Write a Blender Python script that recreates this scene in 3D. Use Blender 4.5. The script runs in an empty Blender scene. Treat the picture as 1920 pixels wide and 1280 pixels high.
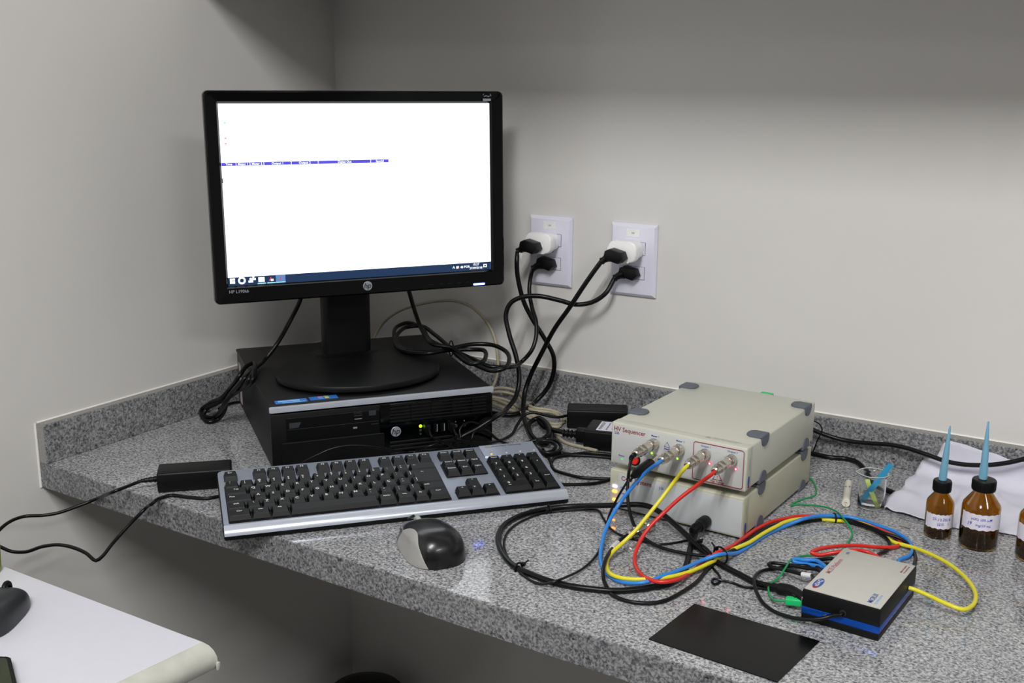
import bpy, bmesh, math, random
from math import sin, cos, pi, radians
from mathutils import Vector, Matrix, geometry
random.seed(7)
sc = bpy.context.scene
COL = sc.collection
Z0 = 0.74                                   # height of the counter top above the floor

# ------------------------------------------------------------------ camera, world, exposure
F_PX, YAW, PIT, ROL = 2055.08, 0.5528, 0.2343, 0.0079
CAM = Vector((1.4057, -1.6348, 0.5582 + Z0))
_fw = Vector((-sin(YAW)*cos(PIT), cos(YAW)*cos(PIT), -sin(PIT)))
_r0 = _fw.cross(Vector((0, 0, 1))).normalized(); _u0 = _r0.cross(_fw)
_r = cos(ROL)*_r0 + sin(ROL)*_u0; _u = -sin(ROL)*_r0 + cos(ROL)*_u0
cd = bpy.data.cameras.new('camera'); cam = bpy.data.objects.new('camera', cd); COL.objects.link(cam)
cd.sensor_width = 36; cd.lens = F_PX*36/1920; cd.clip_start = 0.02; cd.clip_end = 50
cam.matrix_world = Matrix(((_r.x, _u.x, -_fw.x, CAM.x), (_r.y, _u.y, -_fw.y, CAM.y), (_r.z, _u.z, -_fw.z, CAM.z), (0, 0, 0, 1)))
sc.camera = cam
sc.view_settings.view_transform = 'Standard'; sc.view_settings.look = 'None'
sc.view_settings.gamma = 1; sc.view_settings.use_curve_mapping = False
sc.view_settings.exposure = 0.13
w = bpy.data.worlds.new('world'); sc.world = w; w.use_nodes = True
w.node_tree.nodes['Background'].inputs[0].default_value = (.8, .85, .9, 1)
w.node_tree.nodes['Background'].inputs[1].default_value = 0.02
ROOM = (6.5, -7.5, 2.75)                    # x max, y min, ceiling height
LAMPS = [(1.35, -2.30, 32.0), (3.6, -2.30, 18.0), (1.35, -5.0, 8.0)]   # ceiling fixtures: x, y, watts of each tube

def ray(px, py):
    return CAM, (_fw + _r*((px-960)/F_PX) - _u*((py-640)/F_PX))
def onz(px, py, h=0.0):
    o, d = ray(px, py); return o + d*((h+Z0-o.z)/d.z)
def ony(px, py, y):
    o, d = ray(px, py); return o + d*((y-o.y)/d.y)
def onx(px, py, x):
    o, d = ray(px, py); return o + d*((x-o.x)/d.x)
def onp(px, py, P, n):
    o, d = ray(px, py); return o + d*((P-o).dot(n)/d.dot(n))

# ------------------------------------------------------------------ materials
def C(h, a=1.0):
    h = h.lstrip('#'); v = [int(h[i:i+2], 16)/255 for i in (0, 2, 4)]
    return tuple((x/12.92 if x <= .04045 else ((x+.055)/1.055)**2.4) for x in v) + (a,)
MATS = {}
def mat(name, col, rough=.5, metal=0, spec=.5, var=.06, scale=60, bump=0.0, coat=0, trans=0, ior=1.5, emit=None, es=0, bscale=None):
    if name in MATS: return MATS[name]
    m = bpy.data.materials.new(name); m.use_nodes = True; MATS[name] = m
    nt = m.node_tree; b = nt.nodes['Principled BSDF']
    col = C(col) if isinstance(col, str) else col
    b.inputs['Roughness'].default_value = rough; b.inputs['Metallic'].default_value = metal
    b.inputs['Specular IOR Level'].default_value = spec; b.inputs['IOR'].default_value = ior
    b.inputs['Coat Weight'].default_value = coat; b.inputs['Coat Roughness'].default_value = .06
    b.inputs['Transmission Weight'].default_value = trans
    if emit is not None:
        b.inputs['Base Color'].default_value = col
        b.inputs['Emission Color'].default_value = C(emit) if isinstance(emit, str) else emit
        b.inputs['Emission Strength'].default_value = es
        return m
    tc = nt.nodes.new('ShaderNodeTexCoord')
    n = nt.nodes.new('ShaderNodeTexNoise'); n.inputs['Scale'].default_value = scale; n.inputs['Detail'].default_value = 4
    nt.links.new(tc.outputs['Object'], n.inputs['Vector'])
    r = nt.nodes.new('ShaderNodeValToRGB')
    r.color_ramp.elements[0].position = .3; r.color_ramp.elements[1].position = .7
    r.color_ramp.elements[0].color = tuple(c*(1-var) for c in col[:3]) + (1,)
    r.color_ramp.elements[1].color = tuple(min(1, c*(1+var)) for c in col[:3]) + (1,)
    nt.links.new(n.outputs['Fac'], r.inputs['Fac']); nt.links.new(r.outputs['Color'], b.inputs['Base Color'])
    if bump:
        n2 = nt.nodes.new('ShaderNodeTexNoise'); n2.inputs['Scale'].default_value = bscale or scale*8; n2.inputs['Detail'].default_value = 3
        nt.links.new(tc.outputs['Object'], n2.inputs['Vector'])
        bp = nt.nodes.new('ShaderNodeBump'); bp.inputs['Strength'].default_value = bump; bp.inputs['Distance'].default_value = .001
        nt.links.new(n2.outputs['Fac'], bp.inputs['Height']); nt.links.new(bp.outputs['Normal'], b.inputs['Normal'])
    return m
def granite(name, rough, lift=1.0):
    m = bpy.data.materials.new(name); m.use_nodes = True; nt = m.node_tree; b = nt.nodes['Principled BSDF']
    N = nt.nodes.new; L = nt.links.new
    tc = N('ShaderNodeTexCoord')
    def noise(s, d=2, dist=0):
        n = N('ShaderNodeTexNoise'); n.inputs['Scale'].default_value = s; n.inputs['Detail'].default_value = d
        n.inputs['Distortion'].default_value = dist; L(tc.outputs['Object'], n.inputs['Vector']); return n
    def ramp(src, stops):
        r = N('ShaderNodeValToRGB'); e = r.color_ramp.elements
        e[0].position, e[0].color = stops[0][0], C(stops[0][1]); e[1].position, e[1].color = stops[1][0], C(stops[1][1])
        for p, c in stops[2:]:
            x = e.new(p); x.color = C(c)
        L(src, r.inputs['Fac']); return r
    def mixc(fac, a, bb, mode='MIX'):
        x = N('ShaderNodeMix'); x.data_type = 'RGBA'; x.blend_type = mode
        if isinstance(fac, float): x.inputs[0].default_value = fac
        else: L(fac, x.inputs[0])
        L(a, x.inputs[6]); L(bb, x.inputs[7]); return x.outputs[2]
    grain = noise(320, 2, .6)
    base = ramp(grain.outputs['Fac'], [(.33, '#2e3138'), (.42, '#64676e'), (.50, '#9ea0a3'), (.57, '#c6c6c6'), (.68, '#e2e1df')])
    grain2 = noise(190, 3, .8)
    blot = ramp(grain2.outputs['Fac'], [(.36, '#6a6d75'), (.50, '#b2b4b6'), (.64, '#d9d8d6')])
    c1 = mixc(.36, base.outputs['Color'], blot.outputs['Color'])
    fleck = noise(260, 1, .3); fm = ramp(fleck.outputs['Fac'], [(.24, '#ffffff'), (.31, '#000000')])
    dark = N('ShaderNodeRGB'); dark.outputs[0].default_value = C('#33363e')
    c2 = mixc(fm.outputs['Color'], c1, dark.outputs[0])
    big = noise(7, 3); bm_ = ramp(big.outputs['Fac'], [(.3, '#e6e6e8'), (.7, '#ffffff')])
    c3 = mixc(1.0, c2, bm_.outputs['Color'], 'MULTIPLY')
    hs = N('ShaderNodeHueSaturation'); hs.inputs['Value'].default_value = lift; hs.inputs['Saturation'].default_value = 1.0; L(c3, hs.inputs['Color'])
    L(hs.outputs['Color'], b.inputs['Base Color']); b.inputs['Roughness'].default_value = rough
    b.inputs['Specular IOR Level'].default_value = .45
    return m
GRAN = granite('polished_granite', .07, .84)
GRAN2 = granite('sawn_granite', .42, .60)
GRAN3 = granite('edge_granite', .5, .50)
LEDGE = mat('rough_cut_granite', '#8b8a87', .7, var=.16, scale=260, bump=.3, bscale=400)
WALL = mat('wall_paint', '#d4d2cf', .65, var=.015, scale=3, bump=.06, bscale=220)
FLOORM = mat('floor_vinyl', '#4a4844', .5, var=.08, scale=20)
CEIL = mat('ceiling_paint', '#dedcd6', .8, var=.02, scale=5)
CAULK = mat('white_caulk', '#e4e1dc', .45, var=.03)
GLOSSBLK = mat('gloss_black_plastic', '#020304', .12, spec=.3, var=.05)
BLK = mat('matte_black_plastic', '#060708', .42, spec=.24, var=.08, bump=.08, scale=300)
BLK2 = mat('soft_black_plastic', '#060708', .5, spec=.26, var=.08)
CHARC = mat('charcoal_sheet_metal', '#0d0d0e', .48, spec=.32, var=.06, bump=.05, scale=500)
CORD = mat('black_pvc_cord', '#050607', .33, spec=.28, var=.08)
CORDT = mat('black_coax_cord', '#090a0c', .38, spec=.28, var=.08)
SILV = mat('silver_paint', '#929aa8', .35, metal=.35, var=.03)
SILV2 = mat('bright_silver_paint', '#c6ccd8', .28, metal=.45, var=.03)
SILVTRIM = mat('pale_silver_trim', '#bfc5ce', .3, metal=.3, var=.03)
KEYM = mat('key_plastic', '#07090c', .42, spec=.28, var=.08)
LEGEND = mat('key_legend_print', '#d8d8d2', .6, var=.02)
BEIGE = mat('beige_enamel', '#c0c0b3', .42, var=.015, scale=30, bump=.04, bscale=900)
BEIGE2 = mat('warm_beige_enamel', '#b7b6a1', .45, var=.015, scale=30, bump=.04, bscale=900)
PANEL = mat('grey_front_panel', '#bcbebc', .4, var=.01)
PANEL2 = mat('bluish_grey_front_panel', '#b7bbbd', .4, var=.01)
RUBBER = mat('slate_rubber', '#5b616b', .6, var=.05)
REDP = mat('dark_red_print', '#8d2233', .5, var=.05)
BLUEP = mat('blue_print', '#2a4f9e', .5, var=.05)
GREYP = mat('grey_print', '#8a8a84', .5, var=.05)
NICKEL = mat('nickel_metal', '#cfc9be', .27, metal=1, var=.05)
BLUEC = mat('blue_cable_jacket', '#2d7fd0', .35, var=.04)
REDC = mat('red_cable_jacket', '#c9281f', .35, var=.04)
YELC = mat('yellow_cable_jacket', '#d8cf2c', .35, var=.04)
GREENC = mat('green_wire_jacket', '#0d8a4c', .4, var=.04)
GREENP = mat('green_plug_plastic', '#12c06a', .4, var=.04)
BEIGEC = mat('beige_cable_jacket', '#a29a85', .45, var=.05)
WHITEPL = mat('white_outlet_plastic', '#dcdcea', .35, var=.01)
WHITEPL2 = mat('white_adapter_plastic', '#f0f0f0', .3, var=.01)
SLEEVE = mat('white_sleeve', '#d9d9dc', .4, var=.04)
BLUEAL = mat('blue_anodised_metal', '#0c4fb4', .25, metal=.6, var=.04)
PLATEM = mat('grey_top_plate', '#b9b8b0', .4, var=.02)
AMBER = mat('amber_glass', (.56, .33, .06, 1), .04, trans=1.0, ior=1.45, var=.02)
LIQ = mat('dark_liquid', '#140a04', .15, var=.05)
CLEAR = mat('clear_glass', '#fdfefe', .02, trans=1.0, ior=1.46, var=.0)
WATER = mat('water', '#fdfefe', .0, trans=1.0, ior=1.33, var=.0)
TIPM = mat('blue_translucent_plastic', '#8fcbe6', .35, trans=.4, var=.03)
STRIPB = mat('blue_paper_strip', '#2f9bc9', .5, var=.03)
STRIPG = mat('yellow_green_paper_strip', '#b3c95f', .5, var=.03)
CLOTH = mat('white_paper_towel', '#cfcfdb', .8, var=.02, scale=50, bump=.25, bscale=500)
PAPER = mat('white_label_paper', '#d6d4e2', .7, var=.04, scale=200)
INK = mat('purple_ink', '#4a3fa0', .6, var=.1)
INKB = mat('black_ink', '#181818', .6, var=.1)
CARD = mat('black_plastic_sheet', '#060708', .2, spec=.2, var=.05, scale=20)
TABLEM = mat('white_laminate', '#cdcdd6', .35, var=.01)
TABLEE = mat('worn_white_edge', '#b9b9b0', .5, var=.1, scale=40)
CREAMPL = mat('cream_plastic', '#dcd8c8', .45, var=.04)
WALLW = mat('white_melamine', '#e4e2dc', .5, var=.01)
GREENGL = mat('dark_olive_glass', '#1f2a0c', .12, var=.05)
LIME = mat('lime_plastic', '#93a832', .35, var=.04)
MOUSEM = mat('satin_black_plastic', '#0b0c0f', .3, var=.04, coat=.15)
MOUSES = mat('grey_side_plastic', '#a2a19d', .4, metal=.2, var=.04)
GREYPL = mat('grey_logo_plastic', '#9aa0aa', .4, metal=.3, var=.04)
REDB = mat('red_socket_plastic', '#d8231c', .35, var=.04)
GOLD = mat('brass_contact', '#b09050', .3, metal=1, var=.04)
STKBLUE = mat('blue_sticker', '#2c6fc4', .4, var=.1)
STKLIGHT = mat('light_blue_sticker_print', '#8fc0ea', .4, var=.1)
SCRGREY = mat('faint_grey_print', '#2e3136', .5, var=.05)
def led(name, c, s): return mat(name, '#101010', .3, emit=c, es=s)
SCR_W = led('screen_white', '#f6fbff', 1.7)
SCR_BAR = led('screen_header_blue', '#5a52e8', .9)
SCR_TASK = led('screen_taskbar_blue', '#173358', .9)
SCR_ACT = led('screen_taskbar_highlight', '#5e86bd', 1.0)
SCR_ICON = led('screen_icon_white', '#f4fbff', 1.5)
SCR_CYAN = led('screen_underline_cyan', '#9fe6ff', 1.2)
SCR_RED = led('screen_icon_red', '#d04a3c', 1.0)
SCR_PALE = led('screen_icon_pale_green', '#9fdccb', 1.2)
LED_BLUE = led('led_blue', '#5a70ff', 12)
LED_WBLUE = led('led_white_blue', '#a4a8ff', 16)
LED_ORANGE = led('led_orange', '#ff9a20', 11)
LED_GREEN = led('led_green', '#20e070', 1.2)
LED_LIME = led('led_lime', '#b8ff10', 2.2)
LED_RED = led('led_red', '#ff1828', 16)
LED_YG = led('led_yellow_green', '#9be03a', 1.6)
TUBE = led('fluorescent_tube', '#f4f8ff', 9)

# ------------------------------------------------------------------ mesh helpers
def finish(o, smooth=True, ang=38):
    if smooth:
        for p in o.data.polygons: p.use_smooth = True
        try: o.data.set_sharp_from_angle(angle=radians(ang))
        except Exception: pass
class MB:
    def __init__(s): s.b = bmesh.new(); s.m = []
    def mi(s, m):
        if m not in s.m: s.m.append(m)
        return s.m.index(m)
    def faces(s, vs, fs, m, M=None):
        if M is not None: vs = [M @ Vector(v) for v in vs]
        bv = [s.b.verts.new(v) for v in vs]; k = s.mi(m); out = []
        for f in fs:
            try: x = s.b.faces.new([bv[i] for i in f]); x.material_index = k; out.append(x)
            except ValueError: pass
        return bv, out
    def box(s, c, d, m, bev=0, seg=2, M=None):
        x, y, z = [v/2 for v in d]
        vs = [Vector((sx*x+c[0], sy*y+c[1], sz*z+c[2])) for sx in (-1, 1) for sy in (-1, 1) for sz in (-1, 1)]
        if M is not None: vs = [M @ v for v in vs]
        bv, fs = s.faces(vs, [(0, 1, 3, 2), (4, 6, 7, 5), (0, 4, 5, 1), (2, 3, 7, 6), (0, 2, 6, 4), (1, 5, 7, 3)], m)
        if bev: bmesh.ops.bevel(s.b, geom=list({e for f in fs for e in f.edges}), offset=bev, segments=seg, affect='EDGES', profile=.5, material=-1)
    def prism(s, poly, a, b, m, M=None, bev=0, seg=2):
        """poly: 2D points (x,y) ccw, extruded along z from a to b"""
        n = len(poly); vs = [(p[0], p[1], a) for p in poly] + [(p[0], p[1], b) for p in poly]
        fs = [tuple(range(n-1, -1, -1)), tuple(range(n, 2*n))] + [(i, (i+1) % n, n+(i+1) % n, n+i) for i in range(n)]
        bv, ff = s.faces(vs, fs, m, M)
        if bev: bmesh.ops.bevel(s.b, geom=list({e for f in ff[:2] for e in f.edges}), offset=bev, segments=seg, affect='EDGES', profile=.5, material=-1)
    def lathe(s, prof, m, M=None, n=24, cap=True, mats=None):
        """prof: (r, z) list"""
        rows = []; k = s.mi(m)
        for r, z in prof:
            if r < 1e-7:
                p = Vector((0, 0, z)); rows.append([s.b.verts.new(M @ p if M is not None else p)])
            else:
                row = []
                for i in range(n):
                    p = Vector((r*cos(2*pi*i/n), r*sin(2*pi*i/n), z)); row.append(s.b.verts.new(M @ p if M is not None else p))
                rows.append(row)
        for j in range(len(rows)-1):
            a, b = rows[j], rows[j+1]; kk = s.mi(mats[j]) if mats and mats[j] else k
            for i in range(n):
                if len(a) == 1 and len(b) == 1: break
                if len(a) == 1: vs = [a[0], b[(i+1) % n], b[i]]
                elif len(b) == 1: vs = [a[i], a[(i+1) % n], b[0]]
                else: vs = [a[i], a[(i+1) % n], b[(i+1) % n], b[i]]
                try: f = s.b.faces.new(vs); f.material_index = kk
                except ValueError: pass
        if cap:
            for row, rev in ((rows[0], True), (rows[-1], False)):
                if len(row) > 2:
                    f = s.b.faces.new(row[::-1] if rev else row); f.material_index = k
    def tube(s, pts, r, m, n=10, closed=False, cap=True):
        pts = [Vector(p) for p in pts]; N = len(pts); rows = []; up = None; k = s.mi(m)
        for i in range(N):
            if closed: t = pts[(i+1) % N]-pts[i-1]
            else: t = pts[min(i+1, N-1)]-pts[max(i-1, 0)]
            if t.length < 1e-9: t = Vector((0, 0, 1))
            t.normalize()
            if up is None:
                up = Vector((0, 0, 1)) if abs(t.z) < .9 else Vector((1, 0, 0))
            up = (up - t*up.dot(t))
            if up.length < 1e-6: up = t.orthogonal()
            up.normalize(); sd = t.cross(up)
            rr = r[i] if isinstance(r, (list, tuple)) else r
            rows.append([s.b.verts.new(pts[i] + (up*cos(2*pi*j/n)+sd*sin(2*pi*j/n))*rr) for j in range(n)])
        for i in range(N if closed else N-1):
            a, b = rows[i], rows[(i+1) % N]
            for j in range(n):
                f = s.b.faces.new([a[j], b[j], b[(j+1) % n], a[(j+1) % n]]); f.material_index = k
        if cap and not closed:
            f = s.b.faces.new(rows[0]); f.material_index = k
            f = s.b.faces.new(rows[-1][::-1]); f.material_index = k
    def text(s, txt, size, m, M, align='CENTER', sx=1.0):
        me = text_mesh(txt, align)
        if me is None: return
        k = s.mi(m); S = Matrix.Diagonal((size*sx, size, size, 1))
        bv = [s.b.verts.new(M @ (S @ v)) for v in me[0]]
        for f in me[1]:
            try: x = s.b.faces.new([bv[i] for i in f]); x.material_index = k
            except ValueError: pass
    def build(s, name, parent=None, smooth=True, ang=38, recalc=True, loc=None, label=None):
        if recalc: bmesh.ops.recalc_face_normals(s.b, faces=s.b.faces)
        me = bpy.data.meshes.new(name); s.b.to_mesh(me); s.b.free()
        for m in s.m: me.materials.append(m)
        o = bpy.data.objects.new(name, me); COL.objects.link(o)
        if parent is not None: o.parent = parent
        if loc is not None: o.location = loc
        finish(o, smooth, ang)
        if label: o['label'] = label
        return o
_TX = {}
def text_mesh(txt, align):
    key = (txt, align)
    if key in _TX: return _TX[key]
    cu = bpy.data.curves.new('t', 'FONT'); cu.body = txt; cu.size = 1; cu.align_x = align; cu.align_y = 'CENTER'; cu.resolution_u = 2; cu.offset = .012
    o = bpy.data.objects.new('t', cu); COL.objects.link(o)
    dg = bpy.context.evaluated_depsgraph_get(); ev = o.evaluated_get(dg); me = ev.to_mesh()
    r = ([v.co.copy() for v in me.vertices], [tuple(p.vertices) for p in me.polygons]) if me else None
    ev.to_mesh_clear(); bpy.data.objects.remove(o); bpy.data.curves.remove(cu)
    _TX[key] = r; return r
def rrect(w, h, r, n=5, cx=0, cy=0):
    out = []
    for qx, qy, a0 in ((1, -1, -90), (1, 1, 0), (-1, 1, 90), (-1, -1, 180)):
        for i in range(n+1):
            a = radians(a0+90*i/n); out.append((cx+qx*(w/2-r)+r*cos(a), cy+qy*(h/2-r)+r*sin(a)))
    return out
def spline(pts, step=.004):
    """centripetal-like Catmull-Rom through 3D points, evenly dense"""
    P = [Vector(p) for p in pts]; out = []
    P = [P[0]*2-P[1]] + P + [P[-1]*2-P[-2]]
    for i in range(1, len(P)-2):
        p0, p1, p2, p3 = P[i-1:i+3]
        d1 = max((p1-p0).length, 1e-5)**.5; d2 = max((p2-p1).length, 1e-5)**.5; d3 = max((p3-p2).length, 1e-5)**.5
        m1 = (p1-p0)/d1-(p2-p0)/(d1+d2)+(p2-p1)/d2; m2 = (p2-p1)/d2-(p3-p1)/(d2+d3)+(p3-p2)/d3
        m1 *= d2; m2 *= d2
        n = max(2, min(14, int((p2-p1).length/step)))
        for k in range(n):
            t = k/n; t2 = t*t; t3 = t2*t
            out.append(p1*(2*t3-3*t2+1)+m1*(t3-2*t2+t)+p2*(-2*t3+3*t2)+m2*(t3-t2))
    out.append(P[-2]); return out
def trace(L, r=.002):
    """a cable's course: (px, py, height over the counter) or (px, py, 'y'|'x', plane) or a 3D Vector"""
    out = []
    for p in L:
        if isinstance(p, Vector): out.append(p); continue
        if len(p) == 3: q = onz(p[0], p[1], p[2])
        elif p[2] == 'y': q = ony(p[0], p[1], p[3])
        elif p[2] == 'x': q = onx(p[0], p[1], p[3])
        elif p[2] == 'd':
            o, d = ray(p[0], p[1]); q = o + d*p[3]
        elif p[2] == 'pf':            # this far in front of the computer's front
            n = Vector((-sin(PC_A), cos(PC_A), 0)); q = onp(p[0], p[1], PC_O - n*(.1895+p[3]), n)
        q.x = max(q.x, r+.001); q.y = min(q.y, -r-.001)
        if q.z < Z0+.07: q.y = min(q.y, -.0175-r-.001); q.x = max(q.x, r+.001)
        out.append(q)
    return out
def thing(name, label, cat, loc=(0, 0, 0), rz=0, group=None, rot=None):
    o = bpy.data.objects.new(name, None); COL.objects.link(o); o.empty_display_size = .03
    o.location = loc
    if rot is not None: o.rotation_euler = rot
    else: o.rotation_euler = (0, 0, rz)
    tag(o, label, cat, group); return o
def tag(o, label, cat, group=None):
    o['label'] = label; o['category'] = cat
    if group: o['group'] = group
def struct(name, mb):
    o = mb.build(name, smooth=False); o['kind'] = 'structure'; return o
def T(x=0, y=0, z=0): return Matrix.Translation((x, y, z))
RX = lambda a: Matrix.Rotation(a, 4, 'X')
RY = lambda a: Matrix.Rotation(a, 4, 'Y')
RZ = lambda a: Matrix.Rotation(a, 4, 'Z')
FRONT = RX(pi/2)                        # lettering on a face that looks toward -y
def along(p, d):                        # local z to direction d, at p
    return Matrix.Translation(p) @ Vector(d).to_track_quat('Z', 'Y').to_matrix().to_4x4()

# ------------------------------------------------------------------ the room
RXM, RYM, RH = ROOM
def slab(name, c, d, m):
    b = MB(); b.box(c, d, m); return struct(name, b)
slab('floor', (RXM/2, RYM/2, -.05), (RXM+.4, -RYM+.4, .1), FLOORM)
slab('ceiling', (RXM/2, RYM/2, RH+.05), (RXM+.4, -RYM+.4, .1), CEIL)
slab('wall_left', (-.05, RYM/2, RH/2), (.1, -RYM+.2, RH), WALL)
slab('wall_back', (RXM/2, .05, RH/2), (RXM, .1, RH), WALL)
slab('wall_right', (RXM+.05, RYM/2, RH/2), (.1, -RYM+.2, RH), WALL)
slab('wall_front', (RXM/2, RYM-.05, RH/2), (RXM, .1, RH), WALL)

# ceiling fixtures: two tubes each
def ceiling_light(x, y, wt, label):
    t = thing('ceiling_light', label, 'ceiling light', (x, y, RH), 0, 'fluorescent ceiling fixtures')
    b = MB(); b.box((0, 0, -.012), (.42, 1.3, .024), WALLW, .003); b.box((0, 0, -.036), (.05, 1.26, .03), WALLW, .003); b.build('housing', t)
    for s in (-1, 1):
        for e in (-1, 1): b = MB(); b.box((s*.13, e*.615, -.045), (.03, .03, .045), WALLW, .003); b.build('tube_holder', t)
        b = MB(); b.tube([(s*.13, -.6, -.05), (s*.13, .6, -.05)], .013, TUBE, 12); b.build('tube', t)
        l = bpy.data.lights.new('tube_light', 'AREA'); l.shape = 'RECTANGLE'; l.size = .05; l.size_y = 1.2; l.energy = wt; l.color = (1.0, .99, .98)
        lo = bpy.data.objects.new('tube_light', l); COL.objects.link(lo); lo.parent = t; lo.location = (s*.13, 0, -.068)
ceiling_light(*LAMPS[0], 'white twin-tube ceiling light nearest the desk corner')
ceiling_light(*LAMPS[1], 'white twin-tube ceiling light toward the right of the room')
ceiling_light(*LAMPS[2], 'white twin-tube ceiling light at the rear left of the room')

# wall cabinet above the counter (above the frame, it shades the upper wall)
t = thing('wall_cabinet', 'white wall cabinet hung above the granite counter', 'cabinet', (0, 0, Z0+.705))
b = MB(); b.box((1.5, -.165, .35), (3.0, .33, .7), WALLW, .002); b.build('body', t)
for i in range(5):
    b = MB(); b.box((.3+i*.6, -.34, .35), (.594, .018, .69), WALLW, .002); d = b.build('door', t)
    b = MB(); b.tube([(.54+i*.6, -.349, .05), (.54+i*.6, -.37, .055), (.54+i*.6, -.37, .165), (.54+i*.6, -.349, .17)], .005, NICKEL); b.build('handle', d)

# ------------------------------------------------------------------ granite counter
CT_D, CT_G, CT_T, BS_H, BS_T = .6916, -.0232, .0387, .0604, .0175
XR = 3.2
t = thing('countertop', 'speckled grey granite counter in the corner of the two walls', 'countertop', (0, 0, Z0))
b = MB()
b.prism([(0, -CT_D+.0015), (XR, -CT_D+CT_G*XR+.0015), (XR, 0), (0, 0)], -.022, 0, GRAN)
b.build('slab', t, smooth=False)
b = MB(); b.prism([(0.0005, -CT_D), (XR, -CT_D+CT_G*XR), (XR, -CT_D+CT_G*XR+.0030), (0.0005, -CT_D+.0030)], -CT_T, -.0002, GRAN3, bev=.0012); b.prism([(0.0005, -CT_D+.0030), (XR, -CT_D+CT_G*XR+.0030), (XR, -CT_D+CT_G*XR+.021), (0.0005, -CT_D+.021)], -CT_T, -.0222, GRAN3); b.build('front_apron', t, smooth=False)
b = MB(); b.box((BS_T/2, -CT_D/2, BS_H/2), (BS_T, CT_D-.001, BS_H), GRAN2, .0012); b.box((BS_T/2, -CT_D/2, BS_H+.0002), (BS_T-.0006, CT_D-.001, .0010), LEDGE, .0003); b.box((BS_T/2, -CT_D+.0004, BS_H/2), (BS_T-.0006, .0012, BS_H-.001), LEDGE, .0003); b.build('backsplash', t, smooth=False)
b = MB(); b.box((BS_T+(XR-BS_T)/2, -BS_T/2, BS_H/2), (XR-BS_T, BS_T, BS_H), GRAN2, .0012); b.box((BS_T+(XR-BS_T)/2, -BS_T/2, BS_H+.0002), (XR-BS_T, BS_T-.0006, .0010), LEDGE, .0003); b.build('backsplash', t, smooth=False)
b = MB(); b.tube([(.0005, -CT_D+.002, Z0+BS_H+.0002), (.0005, -.001, Z0+BS_H+.0002)], .0022, CAULK, 8); b.tube([(.0005, -CT_D-.001, Z0-CT_T), (.0005, -CT_D-.001, Z0+BS_H)], .0018, CAULK, 8); struct('trim_left', b)
b = MB(); b.tube([(.001, -.0005, Z0+BS_H+.0002), (XR, -.0005, Z0+BS_H+.0002)], .0022, CAULK, 8); struct('trim_back', b)

# ------------------------------------------------------------------ desktop computer
PC_A = .9219; PC_O = Vector((.2778, -.2923, Z0))
pc = thing('desktop_computer', 'black small form factor desktop computer lying flat under the monitor', 'computer', PC_O, PC_A)
b = MB(); b.box((0, .004, .0485), (.334, .371, .093), CHARC, .002); b.build('chassis', pc)
b = MB(); b.box((0, .0010, .0975), (.337, .374, .005), CHARC, .0015); b.build('lid', pc)
b = MB(); b.box((0, -.185, .0455), (.338, .009, .089), BLK2, .002); b.box((.0785, -.1885, .0455), (.176, .004, .087), GLOSSBLK, .0015); b.build('front_bezel', pc)
b = MB(); b.prism(rrect(.3405, .0065, .002, cx=0, cy=-.1890), .0928, .1005, SILVTRIM, bev=.001); b.build('trim_strip', pc, label='silver strip along the top front edge')
# slots
b = MB()
b.box((-.0785, -.190, .0655), (.138, .002, .0345), BLK, .0008)
b.box((-.0785, -.1912, .0655), (.134, .0006, .0004), SCRGREY)
for x, z, s_ in ((-.0415, .0805, .0065), (-.0405, .0735, .0055)): pass
b.text('DVD', .0058, SCRGREY, T(-.042, -.1911, .0805) @ FRONT); b.box((-.042, -.1911, .0765), (.012, .0004, .0012), SCRGREY); b.box((-.042, -.1911, .0715), (.011, .0004, .001), GREYP)
b.box((-.0205, -.1911, .0785), (.0105, .0004, .0075), SCRGREY)
b.prism([(-.143, .0675), (-.130, .0675), (-.126, .0755), (-.143, .0755)], 0, .0004, SCRGREY, M=T(0, -.1910, 0) @ FRONT)
b.box((-.047, -.1912, .0585), (.006, .0008, .0025), GREYP); b.box((-.0175, -.1911, .0612), (.011, .0004, .0007), SCRGREY)
b.build('disc_drive', pc, smooth=False)
b = MB(); b.box((-.0785, -.1899, .0232), (.152, .0016, .0445), BLK2, .0008); b.box((-.0785, -.1908, .0452), (.15, .0006, .0005), SCRGREY); b.build('bay_cover', pc, smooth=False)
b = MB()
for z in (.0865, .0815, .0765, .0715, .0665, .0615): b.box((.082, -.1912, z), (.152, .0022, .0026), BLK2, .0005)
for x in (.038, .070, .1025, .1345): b.box((x, -.1915, .074), (.0012, .0016, .027), BLK)
b.build('vent', pc, smooth=False)
b = MB()
for z in (.0285, .0225, .0165, .0105): b.box((.055, -.1912, z), (.1, .0022, .0024), BLK2, .0005); b.box((.055, -.1914, z+.0018), (.1, .0006, .0005), SCRGREY)
b.build('vent', pc, smooth=False)
def hp_logo(parent, M, r, nm='logo'):
    b = MB(); b.lathe([(0, -.0004), (r, -.0004), (r, .0005), (r*.93, .0009), (0, .0009)], GREYPL, M, 32)
    S = M @ T(0, 0, .0011) @ Matrix(((1, .22, 0, 0), (0, 1, 0, 0), (0, 0, 1, 0), (0, 0, 0, 1)))
    b.text('hp', r*1.62, INKB, S @ T(0, r*.05, 0)); b.build(nm, parent, ang=30)
hp_logo(pc, T(.0148, -.1906, .0455) @ FRONT, .0078)
b = MB(); b.lathe([(0, 0), (.0024, 0), (.0024, .0006), (0, .001)], LED_LIME, T(.053, -.1906, .0500) @ FRONT, 16); b.build('power_light', pc)
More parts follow.
